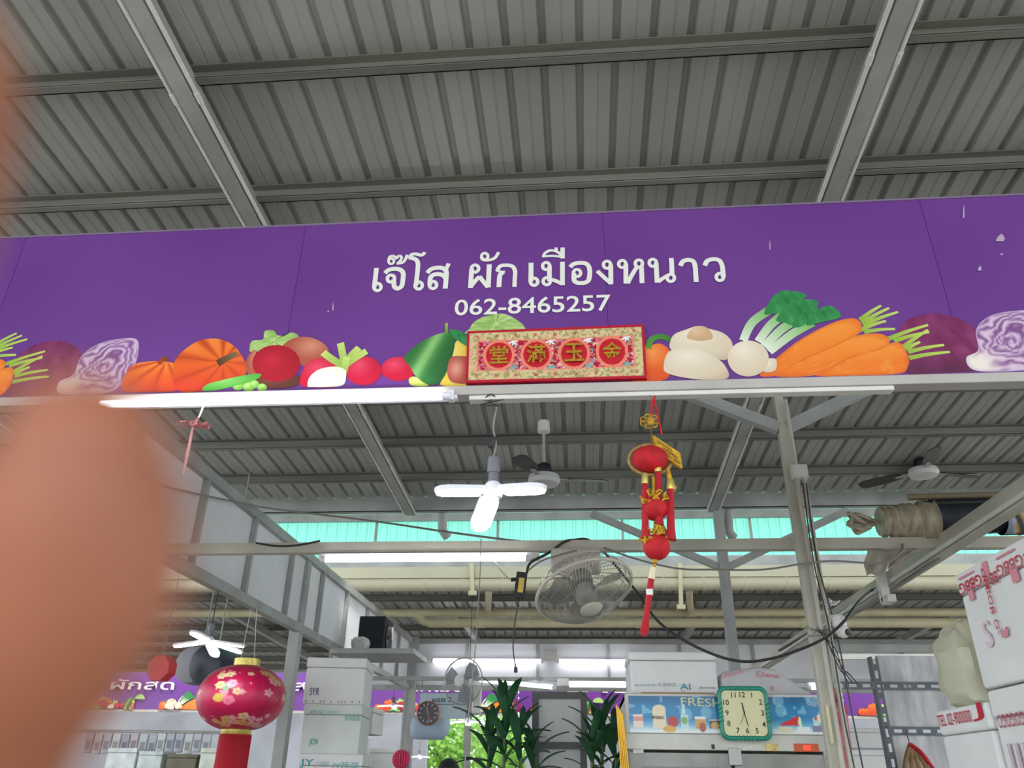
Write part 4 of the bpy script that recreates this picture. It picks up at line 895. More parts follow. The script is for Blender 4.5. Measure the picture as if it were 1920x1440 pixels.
def onstrip(x, y, w, h, mat, name, dep=.004, par=fz):
    c = atY(x, y, YZ-.066); k = mpp(YZ, x, y); return MB().box(c, (w*k, dep, h*k)).build(name, mat, par, bevel=.001)
onstrip(1512, 1402, 46, 14, M('orange_display', '#c2552a', .4, 0), 'display_panel'); onstrip(1513, 1402, 13, 8, M('red_digits', '#ff2a18', .4, emit=('#ff2a18', 1.5)), 'lit_digits', .008)
onstrip(1447, 1401, 26, 13, M('sticker_yellow', '#d9c07a', .5, 0, .4, 90), 'sticker'); onstrip(1337, 1400, 6, 8, BLACK, 'lock')
for x in (1287, 1387, 1408): onstrip(x, 1401, 9, 8, FW, 'knob', .012)
zdr = zs0-.015
for k in range(2):
    a = fx0+.01+k*fw/2; b = fx0-.01+(k+1)*fw/2; dr = MB(); y0, y1 = YZ-.05, YZ+.0; f_ = .07
    dr.boxmm((a, y0, .16), (a+f_, y1, zdr)); dr.boxmm((b-f_, y0, .16), (b, y1, zdr)); dr.boxmm((a+f_, y0+.003, zdr-f_), (b-f_, y1, zdr)); dr.boxmm((a+f_, y0+.003, .16), (b-f_, y1, .16+f_))
    d_ = dr.build('door_frame', M('door_aluminium', '#8f8e86', .4, .3, .25, 5), fz); MB().boxmm((a+f_, YZ-.03, .16+f_), (b-f_, YZ-.024, zdr-f_)).build('glass_pane', M('freezer_glass', '#d8e2e2', .05, trans=.9), d_)
MB().boxmm((fx0+fw/2-.02, YZ-.075, zdr-.06), (fx0+fw/2+.05, YZ-.045, zdr+.03)).build('door_latch', M('latch_chrome', '#a9a9a5', .4, .3), fz, bevel=.004)
for x in (fx0+.03, fx1-.08): MB().boxmm((x, YZ-.06, zdr-.005), (x+.06, YZ-.02, zdr+.02)).build('hinge', M('latch_chrome'), fz)
for k in range(4): MB().boxmm((fx0+.03, YZ+.06, .45+k*.37), (fx1-.03, YZ+.68, .46+k*.37)).build('wire_shelf', STEEL, fz)
# ---- square green clock on the header
YK = YZ-.11
ck = thing('wall_clock', 'square clock with green twisted rope frame hung on the freezer header', 'clock', atY(1394, 1338, YK))
cc0 = atY(1395, 1337, YK); hs = float(np.linalg.norm(atY(1440, 1337, YK)-atY(1352, 1337, YK)))/2
def rsq(r, cr, n=12):
    out = []
    for k, (sx, sz) in enumerate(((1, 1), (-1, 1), (-1, -1), (1, -1))):
        for a in np.linspace(0, math.pi/2, n): b = k*math.pi/2+a; out.append(cc0+np.array([sx*(r-cr)+cr*math.cos(b), 0, sz*(r-cr)+cr*math.sin(b)]))
    return np.array(out)
GRN = M('green_glossy_plastic', '#1d8a72', .3, 0, .2, 20)
P = rsq(hs, .035); MB().prism(P, (0, .03, 0)).build('clock_case', GRN, ck)
MB().tube(P-(0, .004, 0), .0125, 10, closed=True).build('frame', GRN, ck, smooth=True)
for sx, sz in ((-1, 0), (1, 0), (0, 1), (0, -1)):
    for k in range(5):
        c = cc0+np.array([sx*hs, -.012, sz*hs])+np.array([abs(sz), 0, abs(sx)])*(k-2)*.022; d = np.array([.012*(1 if sx else .5), 0, .012*(.5 if sx else 1)])
        MB().tube([c-d, c+d], .006, 8).build('rope_twist', GRN, ck, smooth=True)
FACE = M('clock_face_cream', '#d8d2a4', .5); MB().prism(rsq(hs-.012, .028)-(0, .006, 0), (0, .004, 0)).build('dial', FACE, ck)
pos = {12: (0, .74), 1: (.4, .72), 2: (.75, .45), 3: (.78, 0), 4: (.78, -.45), 5: (.46, -.70), 6: (.06, -.70), 7: (-.34, -.70), 8: (-.70, -.42), 9: (-.73, 0), 10: (-.73, .42), 11: (-.38, .72)}
INK = M('black_ink', '#22201c', .6)
for n_, (ux, uz) in pos.items():
    h = hs*.11; w = h*text2(str(n_), .01)[2]; c = cc0+np.array([ux*hs, -.0075, uz*hs]); m = MB(); put_text(m, str(n_), c+(-w, 0, -h), c+(w, 0, -h), c+(-w, 0, h), .01); m.build('numeral', INK, ck)
for ang, L, wd, nm in ((-8, .42, .006, 'hour_hand'), (168, .55, .004, 'minute_hand'), (205, .5, .0015, 'second_hand')):
    a = math.radians(ang); d = np.array([math.sin(a), 0, math.cos(a)]); MB().bar(cc0+(0, -.010, 0)-d*.01, cc0+(0, -.010, 0)+d*hs*L, wd, .0015, (0, 1, 0)).build(nm, INK, ck)
# ---- on the freezer: foam box lid-down, printed bag
bx0, bx1 = atY(1182, 1285, YZ+.1), atY(1346, 1285, YZ+.1)
bw = float(bx1[0]-bx0[0]); bh = float(atY(1260, 1226, YZ+.1)[2])-fzt
foam_box('white foam box with teal print lying on top of the freezer', (bw, .42, bh), ((bx0[0]+bx1[0])/2, YZ+.32, fzt+.015), .02, [('f', 'AI', .56, .10, .68, .24, TEAL), ('f', 'O', .57, .02, .61, .08, TEAL), ('f', '1202', .32, .17, .52, .25, hx('#8fa3a3')), ('f', '廣州蔬菜', .04, .17, .28, .22, hx('#9db5b3')), ('f', '廣州蔬菜', .78, .12, .96, .17, hx('#9aa3a3'))], group='foam boxes')
o = MB().boxmm((fx0+.1, YZ+.0, fzt), (fx0+.52, YZ+.5, fzt+.013)).build('cardboard_sheet', M('brown_cardboard', '#a3835c', .8)); tag(o, 'flat brown cardboard sheet under the foam box on the freezer', 'cardboard')
def crumple(name, label, c, size, mat, seed, cat='bag', pts=(22, 14), marks=None, amp=.12, flat=None):
    g = np.random.default_rng(seed); n1, n2 = pts; V = []
    for i in range(n2+1):
        th = math.pi*i/n2
        for k in range(n1):
            a = 2*math.pi*k/n1; p = np.array([math.sin(th)*math.cos(a), math.sin(th)*math.sin(a), math.cos(th)])
            p = np.sign(p)*np.abs(p)**.75; r = 1+amp*(vnoise(k*.7+seed, i*.8, seed)-.5)*2+amp*.5*g.standard_normal()*.5; V.append(np.asarray(c)+p*r*np.asarray(size)/2)
    V = np.array(V); V[:, 2] = np.maximum(V[:, 2], c[2]-size[2]*.42)
    f = [(i*n1+k, i*n1+(k+1) % n1, (i+1)*n1+(k+1) % n1, (i+1)*n1+k) for i in range(n2) for k in range(n1)]
    o = MB().add(V, f).build(name, mat, smooth=True); return tag(o, label, cat)
BAG = M('white_plastic_bag', '#d8d5d6', .3, 0, .1, 8, .5, 18, transl=.25)
bc = atY(1425, 1278, YZ+.3)
bg = thing('printed_bag', 'crumpled white plastic bag with red print on the freezer beside the foam box', 'bag', bc)
out = [(1352, 1261), (1375, 1255), (1425, 1250), (1455, 1256), (1480, 1272), (1505, 1290), (1526, 1302), (1500, 1306), (1352, 1306)]
P = [atY(x, y, YZ+.12) for x, y in out]; P = [np.array([p[0], p[1], max(p[2], fzt-.001)]) for p in P]
MB().prism(P, (0.0, .42, 0)).build('bag_body', BAG, bg, bevel=.02)
yb = YZ+.112
flat_marks(bg, [('ONONO', atY(1352, 1272, yb), atY(1395, 1262, yb), atY(1352, 1264, yb), hx('#d98b96')), ('Dana', atY(1420, 1268, yb), atY(1462, 1272, yb), atY(1420, 1258, yb), hx('#cf7d8c')), ('I', atY(1446, 1295, yb), atY(1450, 1295, yb), atY(1446, 1286, yb), hx('#cf7d8c'))])
# pink cloth by the freezer side
crumple('pink_cloth', 'dusty pink towel hanging down the side of the freezer', atY(1576, 1400, YZ+.05), (.10, .22, .55), M('pink_towel', '#b9737c', .9, 0, .3, 20, .5, 60), 6, 'towel', (18, 16), amp=.2)
# ---- boards, gold rods, plants behind the stall
YB = 6.6
bd = thing('framed_board', 'white panel board in a dark grey frame between the two dracaena plants', 'board', atY(1050, 1440, YB))
def board(x0, y0, x1, y1, fr=.05):
    a, b = atY(x0, y1, YB), atY(x1, y0, YB); MB().boxmm((a[0]+fr, YB, a[2]+fr), (b[0]-fr, YB+.02, b[2]-fr)).build('panel', M('grey_white_board', '#c9cac6', .5, 0, .08, 3), bd)
    for p0, p1 in (((a[0]+fr, a[2]), (b[0]-fr, a[2]+fr)), ((a[0]+fr, b[2]-fr), (b[0]-fr, b[2])), ((a[0], a[2]), (a[0]+fr, b[2])), ((b[0]-fr, a[2]), (b[0], b[2]))):
        MB().boxmm((p0[0], YB-.02, p0[1]), (p1[0], YB+.03, p1[1])).build('frame_bar', M('dark_frame', '#55534f', .5), bd)
board(998, 1298, 1100, 1404); a_ = atY(998, 1404, YB); b_ = atY(1100, 1404, YB)
MB().boxmm((a_[0]+.05, YB, .6), (b_[0]-.05, YB+.02, a_[2])).build('panel', M('grey_white_board'), bd)
for x in (a_[0], b_[0]-.05): MB().boxmm((x, YB-.02, 0), (x+.05, YB+.03, a_[2])).build('leg', M('dark_frame'), bd)
LEAF = M('dracaena_leaf', '#2f5a3a', .35, 0, .35, 9)
def leafmesh():
    L, w = .33, .034; V, F_ = [], []; n = 7
    for i in range(n+1):
        t = i/n; ww = w*math.sin(math.pi*(t*.85+.08))**.7*(1 if t < 1 else 0); x = L*t; z = .16*t-.16*t*t*1.0
        V += [(x, -ww, z+.006*math.sin(t*3)), (x, 0, z-.006), (x, ww, z+.006*math.sin(t*3))]
    for i in range(n):
        for j in range(2): F_.append((i*3+j, i*3+j+1, i*3+j+4, i*3+j+3))
    return V, F_
lv, lf = leafmesh(); leaf0 = None
STEM = M('plant_stem', '#4f6b3a', .5)
def dracaena(label, stems, seed, Yp, nleaf):
    global leaf0
    g = random.Random(seed); b = atY(stems[0][0], 1440, Yp); t = thing('dracaena_plant', label, 'plant', (b[0], Yp, 0), 'dracaena plants')
    MB().lathe([(.12, 0), (.15, .02), (.18, .3), (.17, .3), (.15, .26)], (b[0], Yp, 0), seg=20).build('pot', M('brown_pot', '#6b4a3a', .6), t, smooth=True)
    for (px, py, nl) in stems:
        top = atY(px, py, Yp+g.uniform(-.1, .1)); 
        MB().tube(smooth_path([(b[0]+g.uniform(-.06, .06), Yp, .25), (top[0]+g.uniform(-.03, .03), top[1], 1.2), top-(0, 0, .12)], 6), .012, 8).build('stem', STEM, t, smooth=True)
        for k in range(nl):
            f = k/nl; z = -.12-.95*f*f*.9
            if leaf0 is None: leaf0 = MB().add(lv, lf).build('leaf', LEAF, t, smooth=True); o = leaf0; o.data.transform(Matrix.Translation(Vector(wloc(t))))
            else: o = leaf0.copy(); COL.objects.link(o); o.parent = t
            o.location = Vector((top[0], top[1], top[2]+z))-Vector(t.location)
            tilt = math.radians(max(14, 78-70*f+g.uniform(-12, 12))); o.rotation_euler = (g.uniform(-.3, .3), -tilt+.3, k*2.4+g.uniform(-.4, .4)); s_ = g.uniform(.75, 1.1)*(.7+.3*min(1, k/4)); o.scale = (s_, s_, s_)
dracaena('bushy dark green dracaena left of the framed white board', [(948, 1305, 26), (920, 1345, 22), (975, 1342, 22), (1000, 1372, 18)], 3, 6.2, 20)
dracaena('bushy dark green dracaena beside the freezer and gold rods', [(1128, 1325, 24), (1110, 1362, 18), (1150, 1352, 20)], 8, 6.2, 20)
def rod_foot(xb, xt, yt):
    a = np.array(atY(xb, 1440, 4.86)); b = np.array(atY(xt, yt, 4.86)); return a+(a-b)*(a[2]/(b[2]-a[2]))
gr_ = thing('gold_rods', 'bundle of shiny gold rods leaning beside the freezer', 'rods', rod_foot(1178, 1163, 1330))
for k in range(5): MB().tube([rod_foot(1165+k*3.4, 1156+k*2.6, 1322+k*4), atY(1156+k*2.6, 1322+k*4, 4.86)], .0045, 8).build('rod', M('gold_rod', '#c8982a', .3, .6), gr_, smooth=True)
# ---- big red lantern
YL = float(atX(462, 1200, -2.72)[1])
lc = atY(453, 1308, YL); lr = float(np.linalg.norm(atY(531, 1308, YL)-atY(375, 1308, YL)))/2; lh = lr*.70
lt = thing('red_lantern', 'big round red lantern with gold blossoms and a long red tassel', 'lantern', lc)
n1, n2 = 180, 90; th = np.linspace(.22, math.pi-.22, n2); ph = np.arange(n1)*2*math.pi/n1; T, Ph = np.meshgrid(th, ph, indexing='ij'); T = T.ravel(); Ph = Ph.ravel()
V = lc+np.stack([lr*np.sin(T)**.85*np.cos(Ph), lr*np.sin(T)**.85*np.sin(Ph), lh*np.cos(T)/math.cos(.22)], 1)
fcs = [(j*n1+i, j*n1+(i+1) % n1, (j+1)*n1+(i+1) % n1, (j+1)*n1+i) for j in range(n2-1) for i in range(n1)]
def lant(T, Ph):
    v = 1-T/math.pi; n = len(T); c = mix(hx('#a81243'), hx('#c4104a'), vnoise(Ph*9, v*9, 2)); ph = (Ph % 6.2832)
    g = np.random.default_rng(4)
    def flower(p0, v0, r, col, k=5):
        nonlocal c
        dp = ((ph-p0+math.pi) % 6.2832)-math.pi; dx = dp*np.sin(T); dy = (v-v0)*3.1; d = np.hypot(dx, dy); a = np.arctan2(dy, dx); rr = r*(.65+.35*np.abs(np.cos(a*k/2))); c = np.where(((d < rr) & (d > r*.14))[:, None], hx(col), c)
    for k in range(60): flower(g.uniform(0, 6.28), g.choice([.20, .24, .72, .66, .5, .28])+g.uniform(-.03, .03), g.uniform(.07, .15), g.choice(['#c9a273', '#d9b58c', '#d98f9a', '#c99a5a']))
    f0 = 4.712
    for dp, v0, col in ((-.12, .46, '#cfae4e'), (.12, .44, '#dd6f8a'), (.02, .56, '#7fb08a'), (.13, .6, '#e09ab0'), (-.15, .58, '#e0c58c'), (.0, .70, '#d8bd92'), (-.22, .68, '#d8bd92')): flower(f0+dp, v0, .13, col, 6 if v0 > .5 else 0)
    for k in range(40):
        p0, v0 = g.uniform(0, 6.28), g.uniform(.2, .8); dp = ((ph-p0+math.pi) % 6.2832)-math.pi; d = np.hypot(dp*np.sin(T), (v-v0)*3.1); c = np.where((d < .02)[:, None], hx('#e8a3a8'), c)
    return c
MB().add(V, fcs, lant(T, Ph)).build('lantern_shade', M('lantern_silk', None, .38, vc=True), lt, smooth=True)
zt_ = lc[2]+lh*1.0; zb_ = lc[2]-lh*1.0
MB().lathe([(lr*.30, -.02), (lr*.30, .05), (lr*.27, .055), (lr*.25, -.02)], (lc[0], YL, zt_), seg=28).build('gold_collar', GOLDP, lt, smooth=True)
MB().lathe([(lr*.34, .025), (lr*.34, -.03), (lr*.30, -.045)], (lc[0], YL, zb_), seg=28).build('gold_collar', GOLDP, lt, smooth=True)
m = MB(); g = random.Random(3)
MB().tube([(lc[0], YL, zb_-.02), (lc[0], YL, zb_-.4), (lc[0], YL, zb_-.85)], [lr*.33, lr*.36, lr*.38], 24).build('tassel_core', REDT, lt, smooth=True)
for k in range(110):
    a = k*2*math.pi/110; r = lr*.35; x = lc[0]+r*math.cos(a); yy = YL+r*math.sin(a); m.tube([(x, yy, zb_-.03), (x+g.uniform(-.004, .004), yy, zb_-.45), (x*1.0+.012*math.cos(a)+g.uniform(-.006, .006), yy+.012*math.sin(a), zb_-.86-g.uniform(0, .03))], .0028, 4)
m.build('tassel_fringe', REDT, lt)['kind'] = 'stuff'
for x0 in (-.06, .06): MB().tube([(lc[0]+x0, YL, zt_), (-2.70+x0*.4, YL, ZB-.03), (-2.70+x0*.4, YL, ZB+.02)], .0025, 5).build('hanging_line', WHITE, lt)
# ---- flat red octagonal lantern
YO2 = 7.0; oc = atY(296, 1252, YO2); orr = float(np.linalg.norm(atY(296, 1277, YO2)-atY(296, 1226, YO2)))/2
ot = thing('octagon_lantern', 'flat red octagonal lantern panel hanging behind the big lantern', 'lantern', oc)
P = [oc+np.array([orr*.92*math.sin(k*math.pi/4+.39), 0, orr*math.cos(k*math.pi/4+.39)]) for k in range(8)]
MB().prism(P, (.03, .09, 0)).build('red_panel', M('bright_red_foil', '#d81f35', .35), ot, bevel=.006); MB().tube([oc+(0, .04, orr*.9), np.array([oc[0], oc[1]+.04, zr(YO2)])], .003, 5).build('hanging_line', CABLEG, ot)
# ---- more leaf lamps farther back
def far_lamp2(px, py, Y, label, L=.21, zcord=None, ang=(95, 185, 355), dr=(8, 5, 5)):
    t = leaf_lamp(label, ang, L, dr); c = atY(px, py, Y); top = zr(Y) if Y < YE else (z2(Y) if Y < 17 else z3(Y)); line = (zcord or top)-c[2]-.08; MB().tube([(0, 0, .04), (0, 0, line)], .004, 5).build('hanging_cord', CABLE, t); return place(t, (c[0], c[1], c[2]+.08))
far_lamp2(392, 1203, float(atX(392, 1203, -2.70)[1]), 'five-leaf LED lamp hanging above the big red lantern', .27, ZB, (100, 178, 2, 48, 268), (15, 7, 7, 11, -5))
far_lamp2(737, 1322, 14.0, 'small distant three-leaf LED lamp beyond the foam box stack', .27)
far_lamp2(877, 1352, 10.6, 'three-leaf LED lamp in front of the far carrot sign', .24)
far_lamp2(786, 1418, 20, 'tiny far three-leaf LED lamp low under the round clock', .27)
# ---- foam boxes stacked left by the post
YX = 6.9
def stack_box(x0, x1, yb, yt, Y, d, label, rz=0, **kw):
    a, b = atY(x0, yb, Y), atY(x1, yb, Y); zt = float(atY((x0+x1)/2, yt, Y)[2]); w = float(b[0]-a[0]); return foam_box(label, (w, d, zt-float(a[2])), ((a[0]+b[0])/2, Y+d/2, float(a[2])), rz, group='foam boxes', **kw)
G1 = hx('#7fb5b0'); NV = hx('#4a4f78')
FOAMG = M('greenish_foam', '#d6dcd4', .75, 0, .06, 4, .25, 200)
stack_box(562, 672, 1320, 1233, YX, .5, 'plastic wrapped foam box with navy print, topmost in the stack by the grey post', .12, marks=[('f', 'SYR', .10, .18, .26, .34, NV), ('f', '| | || | ||| | |', .05, .03, .95, .08, hx('#a8909c'))])
stack_box(556, 664, 1413, 1320, YX-.02, .5, 'greenish foam box with faint teal print, middle of the stack by the grey post', .1, mat=FOAMG, marks=[('f', '蔬菜 2021', .1, .80, .62, .87, G1), ('f', '新鲜蔬菜', .72, .66, .98, .80, G1), ('f', 'JON', .16, .14, .30, .3, TEAL)])
stack_box(545, 664, 1520, 1413, YX-.04, .5, 'foam box with teal JY print, lowest seen in the stack by the grey post', .1, mat=FOAM, marks=[('f', 'JY', .02, .74, .24, .90, TEAL), ('f', '广州蔬菜', .27, .78, .48, .86, G1), ('f', 'JY蔬菜', .52, .70, .95, .86, G1)])
_a, _b = atY(545, 1520, YX-.04), atY(664, 1520, YX-.04); _h = float(_a[2])/3
for k, _l in enumerate(('foam box on the floor under the stack by the grey post', 'foam box second from the floor in the stack by the grey post', 'foam box third from the floor in the stack by the grey post')):
    foam_box(_l, (float(_b[0]-_a[0]), .5, _h), ((_a[0]+_b[0])/2, YX+.21, k*_h), .1, group='foam boxes')
_c, _d = atY(616, 1375, YX+.56), atY(652, 1375, YX+.56)
o = MB().boxmm((_c[0], YX+.57, 0), (_d[0], YX+.95, float(atY(612, 1375, YX+.56)[2])+.001)).build('stall_counter', M('far_wall_grey', '#a3a6aa', .7, 0, .25, .8)); tag(o, 'grey counter behind the foam box stack by the grey post', 'counter')
stack_box(612, 698, 1375, 1325, YX+.56, .4, 'pale foam box sticking out behind the stack by the grey post', 0)
# ---- loudspeaker on a shelf
YK2 = 8.75
a, b = atY(668, 1222, YK2), atY(716, 1155, YK2)
sp = thing('loudspeaker', 'black loudspeaker box on a shelf by the white sign backs', 'speaker', (a+b)/2)
sx0, sx1, sz0, sz1 = max(float(a[0]), XW+.06), float(b[0])+.04, float(a[2]), float(b[2]); sd = .42
MB().boxmm((sx0, YK2, sz0), (sx1, YK2+sd, sz1)).build('cabinet', M('black_carpet', '#1d2025', .9, 0, .2, 40), sp, bevel=.008)
MB().lathe([(.13, 0), (.135, .012), (.11, .014), (.06, -.02), (.03, .0)], (sx1+.002, YK2+.2, (sz0+sz1)/2-.01), (1, 0, 0), 28).build('woofer', M('woofer_grey', '#3c3a3e', .35, .3), sp, smooth=True)
MB().boxmm((sx1, YK2+.35, sz1-.2), (sx1+.01, YK2+.39, sz1-.06)).build('white_plate', WHITE, sp)
o = MB().boxmm((XW+.04, YK2-.26, sz0-.05), (sx1+.4, YK2+.5, sz0)).build('shelf_board', STEEL); tag(o, 'grey shelf board carrying the loudspeaker', 'shelf')
crumple('folded_bag', 'crumpled pale plastic sack on the shelf edge next to the loudspeaker', np.array((atY(674, 1222, YK2-.16)[0], YK2-.16, sz0+.058)), (.2, .16, .14), M('pale_sack', '#c9c9c2', .6, 0, .2, 12), 9, 'sack')
# ---- tubes on the back rows
LED2 = M('older_tube_diffuser', '#ffffff', .4, emit=('#f4f6ff', 3.2))
tube_light(atY(809, 1239, 12.68), atY(1018, 1240, 12.68), .028, 'lit tube on the back sign row left of its white switch box', led=LED2, fixture=(0, .05, .03))
tube_light(atY(1045, 1240, 12.68), atY(1183, 1241, 12.68), .028, 'lit tube on the back sign row beside the freezer box', led=LED2, fixture=(0, .05, .03))
tube_light(atY(900, 1276, 11.0), atY(1040, 1289, 8.6), .02, 'lit tube running away at an angle behind the wall fan', led=LED2, fixture=(0, .0, .04))
tube_light(atY(1063, 1284, 9.0), atY(1178, 1285, 9.0), .022, 'lit tube above the framed white board', led=LED2, fixture=(0, .03, .04))
tube_light(atY(1515, 1289, 9.0), atY(1556, 1289, 9.0), .022, 'short lit tube right of the printed bag on the freezer', led=LED2, fixture=(0, .03, .04))
tl7 = tube_light(atY(1585, 1292, 14.0), atY(1640, 1294, 14.0), .03, 'lit tube seen through the slotted angle rack', led=LED2, fixture=(0, .03, .05))
for px in (1592, 1634): a = atY(px, 1291, 14.03); MB().tube([a, (a[0], 14.03, z2(14.03))], .006, 5).build('hanger_wire', STEEL, tl7)
for (x, y, Y, lab) in ((1033, 1228, 12.70, 'white switch box between the two back row tubes'), (1056, 1279, 8.95, 'small white switch box at the end of the tube above the framed board')):
    o = MB().box(atY(x, y, Y), (.22, .08, .16) if Y > 10 else (.12, .06, .08)).build('switch_box', WHITE, bevel=.01); tag(o, lab, 'switch box')
# beam across at the tube row
o = MB().boxmm((-2.6, 8.98, float(atY(1050, 1277, 9.0)[2])), (4.5, 9.04, float(atY(1050, 1270, 9.0)[2]))).build('trim_4', STEEL); struct(o, 'thin grey beam carrying the inner tube lights')
# ---- wall fan, round clock, street board
YW = 8.9; wf = atY(868, 1277, YW); wfan = thing('wall_fan', 'grey wall fan with round wire cage in front of the far purple sign', 'fan', wf)
m = MB(); R2 = .24; n_ = np.array([-.35, -.9, .0]); n_ /= np.linalg.norm(n_); u = np.array([n_[1], -n_[0], 0]); v = np.array([0, 0, 1.0])
cw = wf
for r in (R2, R2*.97, R2*.6): m.tube([cw+n_*.0+r*(math.cos(a)*u+math.sin(a)*v) for a in np.linspace(0, 6.283, 41)[:-1]], .005 if r > .2 else .002, 5, closed=True)
for k in range(48):
    a = k*6.283/48; d = math.cos(a)*u+math.sin(a)*v; m.tube([cw+d*R2, cw+n_*.06+d*R2*.6, cw+n_*.07+d*.05], .0013, 4)
m.build('cage', WIRE, wfan, smooth=True)['kind'] = 'stuff'
MB().lathe([(.05, .07), (.06, .085), (.01, .09)], cw, n_, 18).build('hub_disc', WHITE, wfan, smooth=True)
for k in range(3):
    a = k*2.094+.3; P = [cw+(math.cos(a+s_)*u+math.sin(a+s_)*v)*r for r, s_ in ((.04, -.5), (.13, -.55), (.21, -.45), (.225, 0), (.21, .5), (.13, .55), (.04, .5))]; MB().prism(P, n_*.006).build('blade', M('fan_blade_light', '#8e9298', .4, alpha=.8), wfan)
MB().tube([cw-n_*.03, cw-n_*.14], .06, 14).build('motor', WHITE, wfan, smooth=True)
MB().boxmm(atY(885, 1338, YW+.1), np.array(atY(902, 1285, YW+.1))+(0, .09, 0)).build('stand_column', WHITE, wfan, bevel=.01)
YR = 9.03; rc = atY(802, 1337, YR); rck = thing('round_clock', 'round wall clock with dark dial and copper rim', 'clock', rc); rr_ = float(np.linalg.norm(atY(823, 1337, YR)-atY(781, 1337, YR)))/2
MB().lathe([(rr_, .05), (rr_, -.01), (rr_*.93, -.015), (rr_*.92, 0)], rc, (0, 1, 0), 32).build('rim', M('copper', '#b5765a', .35, .6), rck, smooth=True); MB().lathe([(rr_*.93, .004), (rr_*.93, -.002)], rc, (0, 1, 0), 32).build('dial', M('dark_dial', '#57535a', .4), rck)
for k in range(12):
    a = k*math.pi/6; d = np.array([math.sin(a), 0, math.cos(a)]); MB().bar(rc+(0, -.004, 0)+d*rr_*.62, rc+(0, -.004, 0)+d*rr_*.85, .012, .003, (0, 1, 0)).build('hour_mark', M('mark_silver', '#b9b7b4', .4), rck)
for ang, L, w in ((-12, .55, .010), (164, .82, .008)): 
    a = math.radians(ang); d = np.array([math.sin(a), 0, math.cos(a)]); MB().bar(rc+(0, -.008, 0), rc+(0, -.008, 0)+d*rr_*L, w, .002, (0, 1, 0)).build('hand', M('rose_hand', '#c49a94', .4), rck)
YD = 9.07; a, b = atY(785, 1347, YD), atY(873, 1300, YD); sb = thing('street_board', 'white hanging board lettered with a Thai lane name behind the round clock', 'board', (a+b)/2)
MB().boxmm((a[0], YD, a[2]), (b[0], YD+.03, b[2])).build('board', M('blue_white_board', '#c3d3dc', .5), sb)
flat_marks(sb, [('ซอย 3', atY(810, 1317, YD-.01), atY(846, 1316, YD-.01), atY(810, 1308, YD-.01), hx('#3c4450')), ('—', atY(812, 1321, YD-.01), atY(852, 1321, YD-.01), atY(812, 1320, YD-.01), hx('#5a6470'))], 'lettering')
for x in (792, 862): MB().tube([atY(x, 1300, YD), atY(x, 1284, YD), np.array(atY(x, 1273, YD))+(0, -.03, 0)], .004, 5).build('hanging_wire', CABLEG, sb)
crumple('hanging_bag', 'pale blue plastic bag hanging below the round clock', atY(806, 1362, 9.20), (.42, .2, .31), M('pale_blue_bag', '#bccfdc', .4, transl=.3), 14, 'bag')
# ================================================================== RIGHT SIDE BOXES AND RACK
bxl, bxy = 1.372, 3.0
def rbox(label, x0, y0, y1, z0, z1, w=.45, **kw):
    return foam_box(label, (w, y1-y0, z1-z0), (x0+w/2, (y0+y1)/2, z0), 0, group='foam boxes with red print', **kw)
A_ = rbox('white foam box with upside-down red lettering, topmost beside the right rail', bxl, 2.36, 3.0, 1.905, 2.298, lid=.2)
def side_marks(t, d, h, w, marks):
    for tx, u0, v0, u1, v1, col, flip in marks:
        P = lambda u, v: np.array([-w/2-.008, d/2-u*d, v*h])
        m = MB()
        if flip: put_text(m, tx, P(u1, v1), P(u0, v1), P(u1, v0), .004, col)
        else: put_text(m, tx, P(u0, v0), P(u1, v0), P(u0, v1), .004, col)
        o = m.build('printed_mark', PRINTM, None); o.parent = t
side_marks(A_, .64, .393, .45, [('GBBG', .03, .80, .30, .90, REDI, True), ('BBG', .33, .76, .47, .86, REDI, True), ('GBBG', .48, .79, .74, .89, hx('#c9505f'), True), ('BBG', .76, .78, .95, .88, REDI, True), ('ผักสด', .33, .36, .44, .41, hx('#cf7f88'), True), ('—————', .05, .93, .24, .95, hx('#cf8f98'), True), ('—————', .5, .93, .7, .95, hx('#cf8f98'), True), ('S', .18, .30, .26, .52, hx('#dcc4cc'), False)])
for (tx, v0, v1) in (('GBBG', .93, .62), ('B G', .60, .42)):      # a column of letters running down the side
    P = lambda u, v: np.array([-.45/2-.0085, .32-u*.64, v*.393]); m = MB(); put_text(m, tx, P(.315, v0), P(.325, v1), P(.355, v0), .004, REDI); m.build('printed_mark', PRINTM, None).parent = A_
for (u0, v0, u1, v1) in ((.12, .72, .18, .80), (.34, .86, .40, .97), (.60, .70, .67, .80), (.36, .34, .43, .39)):
    P = lambda u, v: np.array([-.45/2-.0082, .32-u*.64, v*.393]); m = MB().add([P(u0, v0), P(u1, v0), P(u1, v1), P(u0, v1)], [(0, 1, 2, 3)], hx('#d98f98')); m.build('ink_block', PRINTM, None).parent = A_
B_ = rbox('white foam box with red ring mark and tape, under the topmost right box', bxl+.012, 2.40, 3.0, 1.50, 1.90, tape=None)
side_marks(B_, .60, .40, .45, [('O', .46, .70, .66, 1.0, REDI, False), ('GOGOGO', .06, .70, .36, .80, hx('#b5405a'), True), ('III', .10, .30, .30, .58, hx('#cdb3bd'), False)])
MB().boxmm((-.45/2-.0075, -.30, .26), (-.45/2-.0045, .27, .315)).build('silver_tape', M('shiny_tape', '#bdbcc2', .15, .3), B_).parent = B_
C_ = rbox('white foam box with a red number line, behind the taped box on the right', bxl+.006, 3.02, 3.44, 1.46, 1.868)
side_marks(C_, .42, .408, .45, [('TEL 02-900000', .02, .86, .72, .96, REDI, False), ('J', .74, .86, .95, 1.0, REDI, False), ('A', .5, .28, .56, .42, hx('#8fb0b0'), False)])
